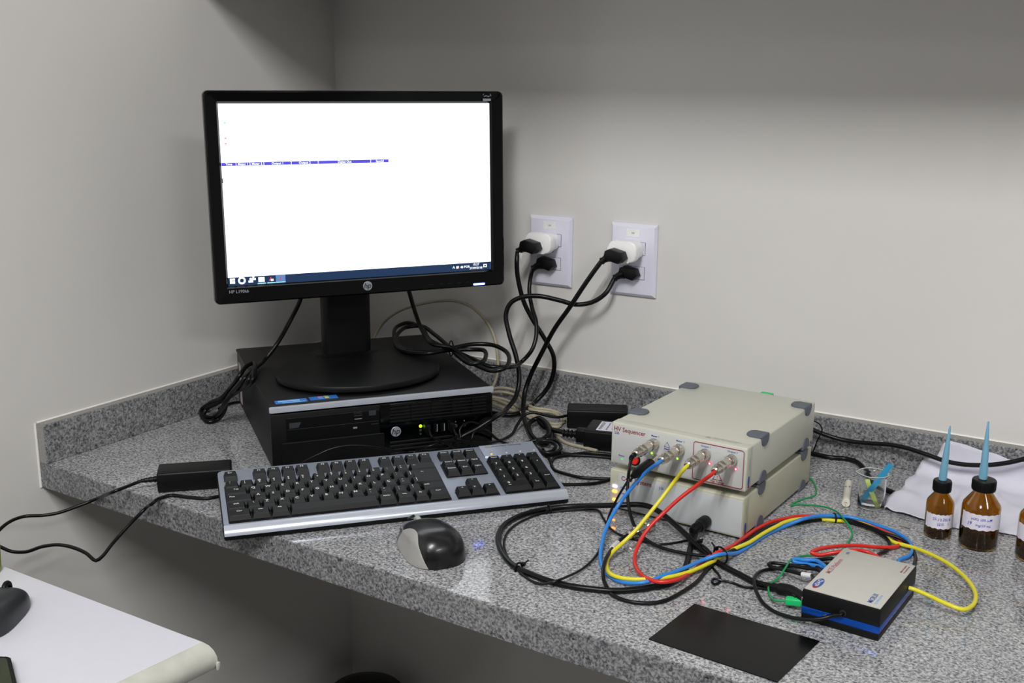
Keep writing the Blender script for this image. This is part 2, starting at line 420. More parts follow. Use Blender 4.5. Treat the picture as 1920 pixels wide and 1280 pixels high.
b = MB(); b.lathe([(0, 0), (.0022, 0), (0, .0006)], SCRGREY, T(.053, -.1906, .0435) @ FRONT, 16); b.lathe([(0, 0), (.0016, 0), (0, .0006)], SCRGREY, T(.053, -.1906, .0375) @ FRONT, 16); b.build('activity_light', pc)
for x in (.0765, .0880):
    b = MB(); b.box((x, -.1908, .0445), (.0062, .0012, .0135), BLK, .0003); b.box((x+.0024, -.1916, .0445), (.0012, .0006, .0115), GREYPL); b.box((x+.0006, -.1916, .0392), (.0032, .0006, .0008), GOLD); b.build('usb_port', pc, smooth=False)
for x in (.1085, .1225):
    b = MB(); b.lathe([(.0028, 0), (.0028, .0009), (.0018, .0011), (.0017, 0)], NICKEL, T(x, -.1906, .0445) @ FRONT, 20); b.lathe([(0, .0001), (.0017, .0001)], INKB, T(x, -.1905, .0445) @ FRONT, 16, cap=False)
    b.text('o', .004, GREYP, T(x, -.1910, .0515) @ FRONT); b.build('audio_jack', pc)
b = MB(); b.box((-.1345, -.164, .10015), (.0465, .0175, .0003), STKBLUE); b.box((-.1375, -.1615, .1004), (.032, .006, .0002), STKLIGHT); b.box((-.131, -.1695, .1004), (.034, .003, .0002), STKLIGHT); b.build('processor_sticker', pc, smooth=False, label='light blue processor sticker')
b = MB(); b.box((-.0865, -.161, .10015), (.041, .0175, .0003), STKBLUE)
for dx, dy, c in ((-.0045, .0028, '#e06030'), (.0045, .0035, '#8cc050'), (-.004, -.003, '#4aa0e0'), (.005, -.0026, '#f0c030')):
    b.box((-.0865+dx, -.160+dy, .1004), (.0065, .0045, .0002), mat('sticker_'+c[1:], c, .5))
b.build('system_sticker', pc, smooth=False, label='blue sticker with a four colour flag')
b = MB(); b.box((-.1672, .155, .046), (.0012, .022, .070), mat('pale_side_label', '#b9aaa8', .5)); b.box((-.1680, .158, .046), (.0006, .003, .068), GREYP); b.build('side_label', pc, smooth=False, label='pale paper label on the left side')
b = MB()
for sx in (-1, 1):
    for sy in (-1, 1): b.lathe([(0, 0), (.008, 0), (.008, .0025), (0, .0025)], BLK, T(sx*.14, sy*.15, 0), 12)
b.build('rubber_feet', pc)['kind'] = 'stuff'

# ------------------------------------------------------------------ monitor
M_A, M_T = .9672, .0369
M_C = Vector((.3082, -.2999, .3869+Z0))
SW, SH = .2138, .1344
base_c = Vector((.3190, -.3355, Z0+.1005))
mon = thing('monitor', 'wide black monitor with a glowing white screen standing on the computer', 'monitor', base_c, M_A)
Mi = (Matrix.Translation(base_c) @ RZ(M_A)).inverted()
# panel frame: local to root; x right, z up, y back
PM = Mi @ Matrix.Translation(M_C) @ RZ(M_A) @ RX(-M_T) @ RX(pi/2)     # panel local: x right, y up, z toward viewer
b = MB()
bw, bt, bb = .0222, .0192, .0268
outer = rrect(2*SW+2*bw, 2*SH+bt+bb, .0085, 6, 0, (bt-bb)/2); inner = rrect(2*SW, 2*SH, .0003, 6)
n_ = len(outer)
def ring(o_, i_, zo, zi): return [(p[0], p[1], zo) for p in o_] + [(p[0], p[1], zi) for p in i_]
o1 = rrect(2*SW+2*bw-.006, 2*SH+bt+bb-.006, .0075, 6, 0, (bt-bb)/2)
rows = [[(p[0]*.955, (p[1]-.004)*.93+.004, -.028) for p in outer], [(p[0], p[1], -.002) for p in outer], [(p[0], p[1], .0040) for p in rrect(2*SW+2*bw-.0016, 2*SH+bt+bb-.0016, .008, 6, 0, (bt-bb)/2)], [(p[0], p[1], .0060) for p in o1], [(p[0], p[1], .0030) for p in rrect(2*SW+.006, 2*SH+.006, .001, 6)], [(p[0], p[1], -.0012) for p in inner]]
vs = [v for r in rows for v in r]; fs = []
for j in range(len(rows)-1):
    for i in range(n_): fs.append((j*n_+i, j*n_+(i+1) % n_, (j+1)*n_+(i+1) % n_, (j+1)*n_+i))
b.faces(vs, fs, GLOSSBLK, PM); b.build('bezel', mon)
b = MB(); b.prism(rrect((2*SW+2*bw)*.955, (2*SH+bt+bb)*.93, .0085, 6, 0, (bt-bb)/2), -.034, -.0275, BLK, PM, bev=.002); b.prism(rrect(.30, .2, .02, 6), -.052, -.034, BLK, PM, bev=.004); b.build('back_cover', mon)
b = MB(); b.prism([(-SW, -SH), (SW, -SH), (SW, SH), (-SW, SH)], -.003, -.0012, BLK2, PM); b.build('panel', mon, smooth=False)
b = MB(); LZ = .0002
def q(x0, x1, y0, y1, m, z=0, B=None): (B or b).faces([(x0, y0, -.0010+z*LZ), (x1, y0, -.0010+z*LZ), (x1, y1, -.0010+z*LZ), (x0, y1, -.0010+z*LZ)], [(0, 1, 2, 3)], m, PM)
TB = -.1215
q(-SW, SW, TB, SH, SCR_W); q(-SW, SW, -SH, TB, SCR_TASK)
for x0, x1 in ((-.2136, -.1929), (-.1921, -.1724), (-.1716, -.1519), (-.1511, -.1108), (-.1100, -.0696), (-.0688, .0132), (.0140, .0426)): q(x0, x1, .0444, .0491, SCR_BAR, 1)
for x, s in ((-.203, 'Time'), (-.1822, 'Meter 1'), (-.1617, 'Meter 2'), (-.131, 'Output 1'), (-.0898, 'Output 2'), (-.028, 'Digital Out'), (.0283, 'Special')):
    b.text(s, .0048, SCR_ICON, PM @ T(x, .0467, -.0010+3*LZ))
q(-.2071, -.2041, .0839, .0853, SCR_RED, 1); q(-.2072, -.2042, .0759, .0773, SCR_RED, 1); q(-.2068, -.2040, .1057, .1085, SCR_PALE, 1)
q(-.2138, -.2128, .0195, .0265, SCR_TASK, 1)
for (x, y) in ((-.2095, -.1248), (-.2095, -.1288), (-.2055, -.1246), (-.2055, -.1290)): q(x-.0018, x+.0018, y-.0018, y+.0018, SCR_ICON, 1)
b.lathe([(.0030, 0), (.0058, 0)], SCR_ICON, PM @ T(-.1935, -.1268, -.0010+LZ), 16, cap=False)
for x, y, r in ((-.1762, -.1238, .0026), (-.1803, -.1272, .0026)):
    b.lathe([(0, 0), (r*.75, 0)], SCR_ICON, PM @ T(x, y+.002, -.0010+LZ), 12, cap=False); q(x-.0036, x+.0036, y-.0034, y-.0002, SCR_ICON, 1)
q(-.1688, -.1594, -.1308, -.1234, SCR_ICON, 1); q(-.1423, -.1276, -.1330, TB, SCR_ACT, 1)
b.faces([(-.1530, -.1300, -.0010+LZ), (-.1462, -.1300, -.0010+LZ), (-.1500, -.1236, -.0010+LZ)], [(0, 1, 2)], SCR_RED, PM); q(-.1500, -.1460, -.1302, -.1272, SCR_ICON, 2)
q(-.1358, -.1342, -.1300, -.1240, SCR_RED, 2)
for x0, x1 in ((-.1703, -.1575), (-.1556, -.1428), (-.1423, -.1276)): q(x0, x1, -.1335, -.1322, SCR_CYAN, 2)
b.text('^', .009, SCR_ICON, PM @ T(.148, -.1290, -.0010+LZ)); q(.1525, .1570, -.1296, -.1258, SCR_ICON, 1); q(.1556, .1574, -.1300, -.1282, SCR_RED, 2)
q(.1600, .1618, -.1288, -.1266, SCR_ICON, 1); b.lathe([(0, 0), (.0020, 0)], SCR_ICON, PM @ T(.1626, -.1277, -.0010+LZ), 10, cap=False)
b.text('POR', .0052, SCR_ICON, PM @ T(.1711, -.1277, -.0010+LZ)); b.text('15:27', .0052, SCR_ICON, PM @ T(.187, -.1248, -.0010+LZ)); b.text('27/09/2018', .0050, SCR_ICON, PM @ T(.187, -.1305, -.0010+LZ))
q(.2003, .2062, -.1303, -.1250, SCR_ICON, 1); q(.2018, .2047, -.1288, -.1264, SCR_TASK, 2); q(.2122, .2126, -.1335, TB-.001, SCR_ACT, 1)
b.build('screen', mon, smooth=False, recalc=False)
hp_logo(mon, PM @ T(.0005, -.1472, .0048), .0074)
b = MB(); b.text('HP L190hb', .0066, GREYPL, PM @ T(-.2145, -.1425, .0050), 'LEFT'); b.build('model_lettering', mon)
b = MB()
b.tube([PM @ Vector((.2075+.0068*cos(a), .1462+.0046*sin(a), .0052)) for a in [radians(170-i*18) for i in range(11)]], .0005, GREYPL, 6)
b.tube([PM @ Vector(p) for p in ((.2025, .1448, .0052), (.2060, .1462, .0052), (.2095, .1446, .0052), (.2120, .1458, .0052))], .0007, GREYPL, 6)
b.box((.2075, .1397, .0050), (.0135, .0038, .0004), GREYPL, M=PM); b.build('energy_logo', mon)
b = MB()
for x, s in ((.1065, 'SOURCE'), (.1247, 'MENU'), (.1386, '-/INPUT'), (.1546, '+/VOL'), (.1699, 'AUTO')): b.text(s, .0024, SCRGREY, PM @ T(x, -.1528, .0052))
b.build('button_lettering', mon)
for x in (.0665, .0960, .1175, .1386, .1546, .1699):
    b = MB(); b.box((x, -.1590, .0045), (.009, .0022, .0012), BLK, .0004, M=PM); b.build('button', mon)
b = MB(); b.prism(rrect(.0205, .0030, .0013, 4, .1895, -.1566), .0048, .0062, LED_BLUE, PM); b.build('power_light', mon, label='bright blue power light')
# stand
b = MB()
cx, cy = (Mi @ Vector((.235, -.262, Z0+.11)))[:2]
cx -= .002; prof = rrect(.080, .036, .012, 5, cx, cy)
b.prism(prof, .010, .205, BLK); b.box((cx, cy-.012, .235), (.070, .04, .10), BLK, .006); b.build('neck', mon)
b = MB(); b.lathe([(0, .0), (.118, .0), (.1225, .0025), (.1245, .0045), (.1245, .0105), (.1235, .0120), (.118, .0128), (0, .0135)], BLK, Matrix.Diagonal((1.045, .865, 1, 1)), 72)
b.lathe([(.062, .0132), (.058, .0145), (.05, .0155), (0, .0155)], BLK, T(cx*.0, 0, 0) @ T(cx, cy, 0) @ Matrix.Diagonal((1, .5, 1, 1)), 40, cap=False); b.build('base', mon)

# ------------------------------------------------------------------ keyboard
K_A, K_T = .858, .1391
kb = thing('keyboard', 'silver keyboard with black keys lying in front of the computer', 'keyboard', (.532, -.5258, .0272+Z0), rot=(K_T, 0, K_A))
KW = .2255
def prof_x(pts, x0, x1, m, B, M=None, bev=0):   # pts: (y,z) outline extruded along x
    R = Matrix(((0, 0, 1, 0), (1, 0, 0, 0), (0, 1, 0, 0), (0, 0, 0, 1)))
    B.prism(pts, x0, x1, m, (M @ R) if M is not None else R, bev=bev)
b = MB(); prof_x([(-.0815, -.0148), (.0765, -.0200), (.0765, -.0045), (-.0815, -.0072)], -KW-.001, KW+.001, BLK2, b, bev=.002)
b.build('case', kb)
b = MB()
b.prism(rrect(2*KW, .1475, .006, 6, 0, .0022), -.0045, 0, SILV, bev=.0012)
prof_x([(.0385, 0), (.0405, .0022), (.0745, .0022), (.0765, 0)], .1425, KW-.001, SILV, b, bev=.0005)
b.build('deck', kb)
b = MB(); prof_x([(-.0705, -.004), (-.0705, .0004), (-.0740, .0002), (-.0785, -.0016), (-.0820, -.0048), (-.0830, -.0085), (-.0810, -.0085)], -KW-.0004, KW+.0004, SILV2, b, bev=.0005); b.build('palm_strip', kb, label='bright silver rounded front edge')
b = MB()
b.prism(rrect(.2865, .0975, .002, 3, -.0761, -.0185), .0001, .0008, BLK2)
b.prism(rrect(.0595, .0400, .002, 3, .1045, .0128), .0001, .0008, BLK2)
b.prism([(.0755, -.0672), (.1335, -.0672), (.1335, -.0475), (.1140, -.0475), (.1140, -.0285), (.0950, -.0285), (.0950, -.0475), (.0755, -.0475)], .0001, .0008, BLK2)
b.prism(rrect(.0785, .0975, .002, 3, .1805, -.0185), .0001, .0008, BLK2); b.build('key_well', kb)
U = .01905
def keycap(x, y, wx, wy, legs, name='key', tall=.0064, label=None):
    """legs: list of (text, dx, dy, size)"""
    b = MB(); o = Vector((x, y, .0008))
    a, c = wx/2-.0006, wy/2-.0006; ta, tc = wx/2-.0030, wy/2-.0032; sh = .0012
    z1, z2 = tall-.0006, tall+.0002
    vs = [(-a, -c, 0), (a, -c, 0), (a, c, 0), (-a, c, 0), (-ta-.0006, -tc+sh-.0006, z1-.0008), (ta+.0006, -tc+sh-.0006, z1-.0008), (ta+.0006, tc+sh+.0004, z2-.0008), (-ta-.0006, tc+sh+.0004, z2-.0008),
          (-ta, -tc+sh, z1), (ta, -tc+sh, z1), (ta, tc+sh, z2), (-ta, tc+sh, z2)]
    b.faces([Vector(v)+o for v in vs], [(0, 1, 5, 4), (1, 2, 6, 5), (2, 3, 7, 6), (3, 0, 4, 7), (4, 5, 9, 8), (5, 6, 10, 9), (6, 7, 11, 10), (7, 4, 8, 11), (8, 9, 10, 11)], KEYM)
    for s, dx, dy, sz in legs: b.text(s, sz, LEGEND, Matrix.Translation(o) @ T(dx, dy+sh, tall+.0004) @ RX(.04))
    return b.build(name, kb, smooth=False, recalc=False, label=label)
SM = .0042; BG = .0066
def row(x0, y, items):
    x = x0
    for it in items:
        s, wu = (it if isinstance(it, tuple) and len(it) == 2 else (it, 1.0))[:2]
        nm = 'key'
        if isinstance(s, tuple): nm, s = s
        if s is not None:
            L = []
            wx = U*wu
            if len(s) == 1 and s.isalnum(): L = [(s, -.0025, .0022, BG)]
            elif '|' in s:
                u_, l_ = s.split('|'); L = [(u_, -.0025, .0030, SM+.0004), (l_, -.0025, -.0016, SM+.0006)]
            elif s.strip(): L = [(s, -wx/2+.0075 if wx > .03 else -.0005, .0022, SM if len(s) > 2 else SM+.0008)]
            keycap(x+wx/2, y, wx, U, L, nm)
        x += U*wu
X0 = -.2190; YR = [.0228+.0000-U*i for i in range(5)]
row(X0, .0510, ['Esc', (None, 1.0), 'F1', 'F2', 'F3', 'F4', (None, .5), 'F5', 'F6', 'F7', 'F8', (None, .5), 'F9', 'F10', 'F11', 'F12'])
row(X0, YR[0], ['"|\'', '!|1', '@|2', '#|3', '$|4', '%|5', '"|6', '&|7', '*|8', '(|9', ')|0', '_|-', '+|=', (('backspace_key', '<-'), 2.0)])
row(X0, YR[1], [(('tab_key', 'Tab'), 1.5)] + list('QWERTYUIOP') + ['`|\'', '{|['])
row(X0, YR[2], [(('caps_lock_key', 'Fixa'), 1.75)] + list('ASDFGHJKL') + ['Ç', '^|~', '}|]'])
row(X0, YR[3], [(('shift_key', 'shift'), 1.25), '\\', 'Z', 'X', 'C', 'V', 'B', 'N', 'M', '<|,', '>|.', ':|;', '?|/', (('shift_key', 'shift'), 1.75)])
keycap(X0+U*13.95, (YR[1]+YR[2])/2, U*2.1-.001, U*2, [('<-', -.004, .010, .005)], 'enter_key')
row(X0, YR[4], [(('control_key', 'Ctrl'), 1.5), ('win', 1.25), ('Alt', 1.25), (('space_bar', ' '), 6.0), ('AltGr', 1.25), ('win', 1.25), ('fn', 1.0), (('control_key', 'Ctrl'), 1.5)])
row(.0760, .0510, ['PrtSc', 'Scroll', 'Pause']); row(.0760, YR[0], ['Insert', 'Home', 'PgUp']); row(.0760, YR[1], ['Delete', 'End', 'PgDn'])
row(.0760, YR[4], ['<', 'v', '>']); row(.0760+U, YR[3], ['^'])
row(.1425, YR[0], ['Num', '/', '*', '-']); row(.1425, YR[1], ['7', '8', '9']); row(.1425, YR[2], ['4', '5', '6']); row(.1425, YR[3], ['1', '2', '3'])
keycap(.1425+U*3.5, (YR[1]+YR[2])/2, U, 2*U, [('+', 0, .009, .005)], 'plus_key'); keycap(.1425+U*3.5, (YR[3]+YR[4])/2, U, 2*U, [('Enter', 0, .004, .0034)], 'number_pad_enter_key')
keycap(.1425+U, YR[4], 2*U, U, [('0', -.011, .003, BG), ('Ins', -.011, -.003, .003)], 'zero_key'); keycap(.1425+U*2.5, YR[4], U, U, [('.', -.002, .004, BG), ('Del', 0, -.001, .0034)])
b = MB(); b.lathe([(0, 0), (.0016, 0), (0, .0006)], led('led_amber', '#ff9a20', 2.5), T(.1540, .0462, .0023), 12); b.build('card_light', kb, label='lit orange indicator')
for x in (.1765, .1975, .2180):
    b = MB(); b.lathe([(0, 0), (.0014, 0), (0, .0006)], LEGEND, T(x, .0462, .0023), 12); b.build('lock_light', kb)
b = MB(); b.text('Smart Card Technology', .0046, SCRGREY, T(.183, .0690, .0024)); b.box((.1555, .0690, .0024), (.010, .006, .0002), GREYP)
for x, s in ((.1540, '='), (.1765, 'A'), (.1975, '1'), (.2180, 'S')): b.text(s, .0040, GREYP, T(x, .0520, .0024))
b.build('lettering', kb)
b = MB(); [b.box((s*.17, .066, -.0285), (.03, .010, .018), BLK2, .002) for s in (-1, 1)]; b.build('rear_foot', kb)

# ------------------------------------------------------------------ mouse shape shared by both mice
def mouse_pt(t, v, half_l, half_w, hgt, off=0.0):
    e = max(0.0, 1-abs(t)**(2.6 if t > 0 else 3.6))**(1/2.1)
    wd = half_w*e*(1-.07*t); hh = hgt*e**.9*(1-.24*t-.16*t*t*(t > 0))
    a = pi*v; c_, s_ = cos(a), sin(a)
    x = -(abs(c_)**.75)*(1 if c_ > 0 else -1)*(wd+off); z = (abs(s_)**.72)*(hh+off)
    if c_ > 0: x += .0030*sin(pi*min(1, s_*1.6))*(1-t*t)
    return (x, t*(half_l+off), z+.001)
def mouse_shell(half_l, half_w, hgt, nu=34, nv=28):
    vs = [mouse_pt(-cos(pi*i/nu), j/nv, half_l, half_w, hgt) for i in range(nu+1) for j in range(nv+1)]
    return vs, [(i*(nv+1)+j, (i+1)*(nv+1)+j, (i+1)*(nv+1)+j+1, i*(nv+1)+j+1) for i in range(nu) for j in range(nv)]
m1 = thing('computer_mouse', 'glossy black computer mouse with a grey thumb side by the keyboard', 'mouse', (.6680, -.6290, Z0), radians(55))
b = MB(); vs, fs = mouse_shell(.0615, .0350, .0345); b.faces(vs, fs, MOUSEM); b.build('body', m1)
b = MB(); vs = []; nt_, nv_ = 28, 8
for i in range(nt_+1):
    t = -.92+1.36*i/nt_; vm = max(.001, .33*(1-abs((t+.24)/.68)**2.4)); row_ = mouse_pt(t, 0, .0615, .0350, .0345, .0)
    for j in range(nv_+1): vs.append(mouse_pt(t, vm*j/nv_, .0615, .0350, .0345, .0006 if 0 < j < nv_ and 0 < i < nt_ else .0002))
b.faces(vs, [(i*(nv_+1)+j, (i+1)*(nv_+1)+j, (i+1)*(nv_+1)+j+1, i*(nv_+1)+j+1) for i in range(nt_) for j in range(nv_)], MOUSES); b.build('thumb_side', m1, label='grey inset thumb side')
b = MB(); b.tube([(0, .0400+.008*cos(a), .0165+.0082*sin(a)) for a in [2*pi*i/24 for i in range(24)]], .0034, mat('pale_wheel_rubber', '#9aa39c', .5), 10, closed=True); b.build('scroll_wheel', m1)
b = MB(); b.text('POSITIVO', .0058, GREYPL, T(.0, .0250, .0292) @ RX(-.40)); b.build('lettering', m1)
b = MB(); b.tube([(-.006, .0535, .0150), (-.012, .049, .0165), (-.018, .040, .0185)], .0004, GREYPL, 6); b.build('button_seam', m1)

# ------------------------------------------------------------------ instrument boxes
Bx, By, Ba, Bw, Bd = .8949, -.2741, -.0417, .1879, .2479
def clips(parent, w, d, h, top=True):
    for sx in (-1, 1):
        for y in (-.067, .091):
            for tz in (1, -1):
                b = MB(); e = .0017
                # flat pad on the top / bottom face
                poly = [(sx*(w/2+.0012), -.0118), (sx*(w/2-.016), -.0118), (sx*(w/2-.0215), -.0070), (sx*(w/2-.0225), 0), (sx*(w/2-.0215), .0070), (sx*(w/2-.016), .0118), (sx*(w/2+.0012), .0118)]
                if sx < 0: poly = poly[::-1]
                poly = [(p[0], p[1]+y) for p in poly]
                z0 = h if tz > 0 else -.0038
                b.prism(poly, z0-.0004 if tz > 0 else z0, z0+.0033 if tz > 0 else z0+.0042, RUBBER, bev=.0008)
                pts = [(y+.0118*cos(a), (h if tz > 0 else 0)-tz*.0118*sin(a)*1.0) for a in [pi*i/12 for i in range(13)]]
                zt = h+.002 if tz > 0 else -.002
                pts = [(y+.0118, zt)] + pts + [(y-.0118, zt)]
                prof_x(pts, min(sx*(w/2-.0006), sx*(w/2+.0016)), max(sx*(w/2-.0006), sx*(w/2+.0016)), RUBBER, b)
                b.build('corner_clip', parent)
def led_at(parent, x, z, m, wx=.0048, wz=.0026, nm='indicator_light', y=None):
    b = MB(); b.prism(rrect(wx, wz, min(wx, wz)*.3, 3), 0, .0008, m, T(x, y, z) @ FRONT); return b.build(nm, parent)
LBZ, LH = .0066, .0525
c4 = thing('detector_unit', 'lower beige instrument box with three small lights, under the other box', 'instrument box', (Bx-.0015, By+.0021, Z0+LBZ-.0026), Ba)
b = MB(); b.box((0, .0, LH/2), (Bw, Bd-.002, LH), BEIGE2, .0022, 3); b.build('body', c4)
b = MB(); b.box((0, -.115, LH/2), (Bw+.0012, .018, LH+.0008), BEIGE2, .002, 3); b.build('front_frame', c4)
b = MB(); b.box((.0063, -.1243, LH/2-.0005), (.1745, .0012, LH-.0055), PANEL2, .0004); b.build('front_panel', c4, label='bluish grey front panel')
FY = -.1252
b = MB(); b.text('C4D System', .0088, REDP, T(-.0770, FY, .0430) @ FRONT, 'LEFT'); b.build('lettering', c4, label='dark red lettering')
b = MB(); b.text('225', .0045, BLUEP, T(-.0180, FY, .0415) @ FRONT)
for z, s in ((.0297, 'Power'), (.0223, 'Ready'), (.0105, 'Status')): b.text(s, .0038, BLUEP, T(-.0775, FY, z) @ FRONT, 'LEFT')
b.build('small_lettering', c4)
led_at(c4, -.0865, .0297, LED_WBLUE, y=-.1242, wx=.0062, wz=.003); led_at(c4, -.0865, .0223, LED_ORANGE, y=-.1242, wx=.0062, wz=.003); led_at(c4, -.0868, .0105, LED_ORANGE, y=-.1242, wx=.0045, wz=.0028)
def side_mark(parent, h, w):
    R = T(w/2+.0009, 0, 0) @ RY(pi/2) @ RZ(pi/2)
    b = MB(); b.prism([(-.1155+.0026*cos(a), .0115+.007*sin(a)) for a in [2*pi*i/20 for i in range(20)]], 0, .0003, BLUEP, R)
    b.prism([(-.1155+.0022*cos(a), .0048+.0022*sin(a)) for a in [2*pi*i/14 for i in range(14)]], .0002, .0005, REDP, R)
    b.text('edaq.com', .0035, GREYP, R @ T(-.1155, .034, .0004) @ RZ(pi/2)); b.build('maker_mark', parent)
side_mark(c4, LH, Bw)
clips(c4, Bw, Bd, LH)
HZ, HH = .0664, .0561
hv = thing('sequencer_unit', 'upper beige instrument box with four coloured cables plugged in', 'instrument box', (Bx, By, Z0+HZ), Ba)
b = MB(); b.box((0, 0, HH/2), (Bw, Bd-.002, HH), BEIGE, .0025, 3); b.build('body', hv)
b = MB(); b.box((0, -.115, HH/2), (Bw+.0012, .018, HH+.0008), BEIGE, .002, 3); b.build('front_frame', hv)
b = MB(); b.box((0, -.1243, HH/2), (Bw-.004, .0012, HH-.0045), PANEL, .0004); b.build('front_panel', hv, label='pale grey front panel')
b = MB(); b.text('HV Sequencer', .0086, REDP, T(-.0905, FY, .0483) @ FRONT, 'LEFT', .92); b.build('title_lettering', hv, label='dark red lettering')
b = MB(); b.text('230', .0048, BLUEP, T(-.0895, FY, .0425) @ FRONT, 'LEFT')
for x, s in ((-.030, 'Meter 1'), (.0052, 'Meter 2'), (.0402, 'Output 1'), (.0757, 'Output 2')): b.text(s, .0036, BLUEP, T(x, FY, .0487) @ FRONT)
b.text('Status', .0036, BLUEP, T(-.0780, FY, .0127) @ FRONT); b.text('5 VDC', .0028, BLUEP, T(-.044, FY, .0195) @ FRONT); b.text('5 V max', .0024, BLUEP, T(-.0128, FY, .0335) @ FRONT)
b.build('small_lettering', hv, label='blue lettering')
def tri_mark(B, x, z, s, m, M0=FRONT, y=FY):
    P = [(0, s), (-s*.9, -s*.6), (s*.9, -s*.6)]
    B.tube([T(x, y, z) @ M0 @ Vector((p[0], p[1], 0)) for p in P], s*.1, m, 6, closed=True)
b = MB(); tri_mark(b, -.0130, .0400, .0042, BLUEP); b.tube([T(-.013, FY, .0365) @ FRONT @ Vector((.004*cos(a), .0016*sin(a), 0)) for a in [radians(200+14*i) for i in range(11)]], .0005, BLUEP, 6)
tri_mark(b, .0575, .0125, .0068, REDP); b.text('High Voltage', .0036, REDP, T(.0575, FY, .0058) @ FRONT); b.text('!', .006, REDP, T(.0575, FY, .0115) @ FRONT); b.build('warning_mark', hv)
b = MB(); rr_ = rrect(.0672, .0492, .003, 4, .0573, .0280); b.tube([Vector((p[0], FY, p[1])) for p in rr_], .0005, REDP, 6, closed=True); b.build('output_outline', hv, label='dark red outline')
b = MB(); tri_mark(b, .0375, -.1112, .0026, GREYP, Matrix.Identity(4), 0) if False else None
P = [Vector((.0375+dx, -.1118+dy, HH+.0006)) for dx, dy in ((0, .0030), (-.0032, -.0018), (.0032, -.0018))]; b.tube(P, .0003, GREYP, 6, closed=True)
b.text('Disconnect from power before', .0028, GREYP, T(.044, -.1085, HH+.0006), 'LEFT'); b.text('opening - high voltage inside', .0028, GREYP, T(.044, -.1125, HH+.0006), 'LEFT'); b.build('top_lettering', hv)
led_at(hv, -.0772, .0079, LED_GREEN, .0022, .0022, y=-.1246)
for x in (.0467, .0816):
    b = MB(); b.lathe([(.0019, 0), (.0019, .0004), (.0012, .0013)], led('led_red_rim', '#ff1028', 3), T(x, -.1248, .0280) @ FRONT, 16, cap=False); b.lathe([(.0012, .0013), (.0007, .0017), (0, .0018)], led('led_red_core', '#ff5060', 14), T(x, -.1248, .0280) @ FRONT, 16, cap=False); b.build('output_light', hv, label='glowing red light')
for x in (-.0342, .0020):
    b = MB(); b.lathe([(0, 0), (.0018, 0), (0, .0014)], LED_YG, T(x, -.1248, .0250) @ FRONT, 14); b.build('meter_light', hv, label='yellow green light')
b = MB(); Rr = T(-.0583, -.1248, .0113) @ FRONT
b.lathe([(0, 0), (.0082, 0), (.0082, .0016), (.0068, .0024), (.0064, .0012), (0, .0012)], BLK2, Rr, 28); b.lathe([(.0062, .0010), (.0058, .0026), (.0030, .0028), (.0026, .0014), (0, .0014)], REDB, Rr, 24, cap=False); b.build('safety_socket', hv, label='red socket in a black ring')
side_mark(hv, HH, Bw); clips(hv, Bw, Bd, HH)
b = MB(); b.box((.02, .128, .0525), (.018, .010, .006), GREENP, .001); b.build('ground_clip', hv, label='green clip behind the box')

# box local to world
HVM = Matrix.Translation((Bx, By, Z0+HZ)) @ RZ(Ba); C4M = Matrix.Translation((Bx-.0015, By+.0021, Z0+LBZ-.0026)) @ RZ(Ba)
HVN = (RZ(Ba) @ Vector((0, -1, 0)))

# ------------------------------------------------------------------ platform box
Qx, Qy, Qa, Qw, Qd, Qh = 1.1528, -.4985, -.0602, .0828, .1289, .0332
mc = thing('electrode_platform', 'small flat black and blue box with a grey top plate', 'instrument box', (Qx, Qy, Z0+.0005), Qa)
b = MB(); b.box((0, 0, .0250), (Qw, Qd, .0185), BLK2, .0006); b.build('body', mc)
b = MB(); b.box((0, 0, .0118), (Qw, Qd, .0078), BLUEAL, .0006); b.build('blue_band', mc)
b = MB(); b.box((0, 0, .0040), (Qw-.0006, Qd-.0006, .0078), BLK2, .0006); b.build('bottom_plate', mc)
b = MB(); b.box((-.0003, .0015, .0347), (Qw-.0024, Qd-.0030, .0012), PLATEM, .0003); b.build('top_plate', mc)
ZT = .0355; RV = RZ(pi/2)
b = MB(); E_ = lambda a0, a1, k=24: [(-.0322+.0046*cos(radians(a0+(a1-a0)*i/k)), -.0425+.0135*sin(radians(a0+(a1-a0)*i/k))) for i in range(k+1)]
b.prism(E_(-38, 218), ZT-.0002, ZT, BLUEP); b.prism(E_(218, 322), ZT-.0002, ZT, REDP); b.text('eDAQ', .0066, LEGEND, T(-.0322, -.042, ZT+.0002) @ RV, sx=1.0); b.build('logo', mc, label='blue and red oval logo')
b = MB(); b.text('MCE Platform', .0078, mat('pale_red_print', '#b06a72', .5), T(-.0328, .0095, ZT+.0001) @ RV); b.text('825', .0044, BLUEP, T(-.0322, .0525, ZT+.0001) @ RV)
b.text('Made in Australia', .0030, REDP, T(.0318, .0470, ZT+.0001) @ RV); b.text('for research use', .0030, REDP, T(.0352, .0470, ZT+.0001) @ RV)
b.text('MICRUX', .0076, BLUEP, T(.0268, -.0430, ZT+.0001) @ RV, sx=.85); b.text('TECHNOLOGIES', .0034, STKLIGHT, T(.0325, -.0430, ZT+.0001) @ RV); b.build('lettering', mc)
b = MB(); b.lathe([(0, 0), (.0021, 0), (.0018, .0008), (0, .0010)], NICKEL, T(-.0148, -Qd/2-.0002, .0116) @ FRONT, 16); b.build('screw', mc)
for x, y, rot in ((.0030, -Qd/2, 0), (Qw/2, .0367, 1), (-Qw/2, .030, 2), (-Qw/2, .012, 2)):
    M = T(x, y, .0205) @ (FRONT if rot == 0 else RY(pi/2) if rot == 1 else RY(-pi/2)); b = MB(); b.lathe([(0, 0), (.0036, 0), (.0036, .0006), (.0024, .0008), (0, .0008)], INKB, M, 16); b.build('grommet', mc)
QM = Matrix.Translation((Qx, Qy, Z0)) @ RZ(Qa)

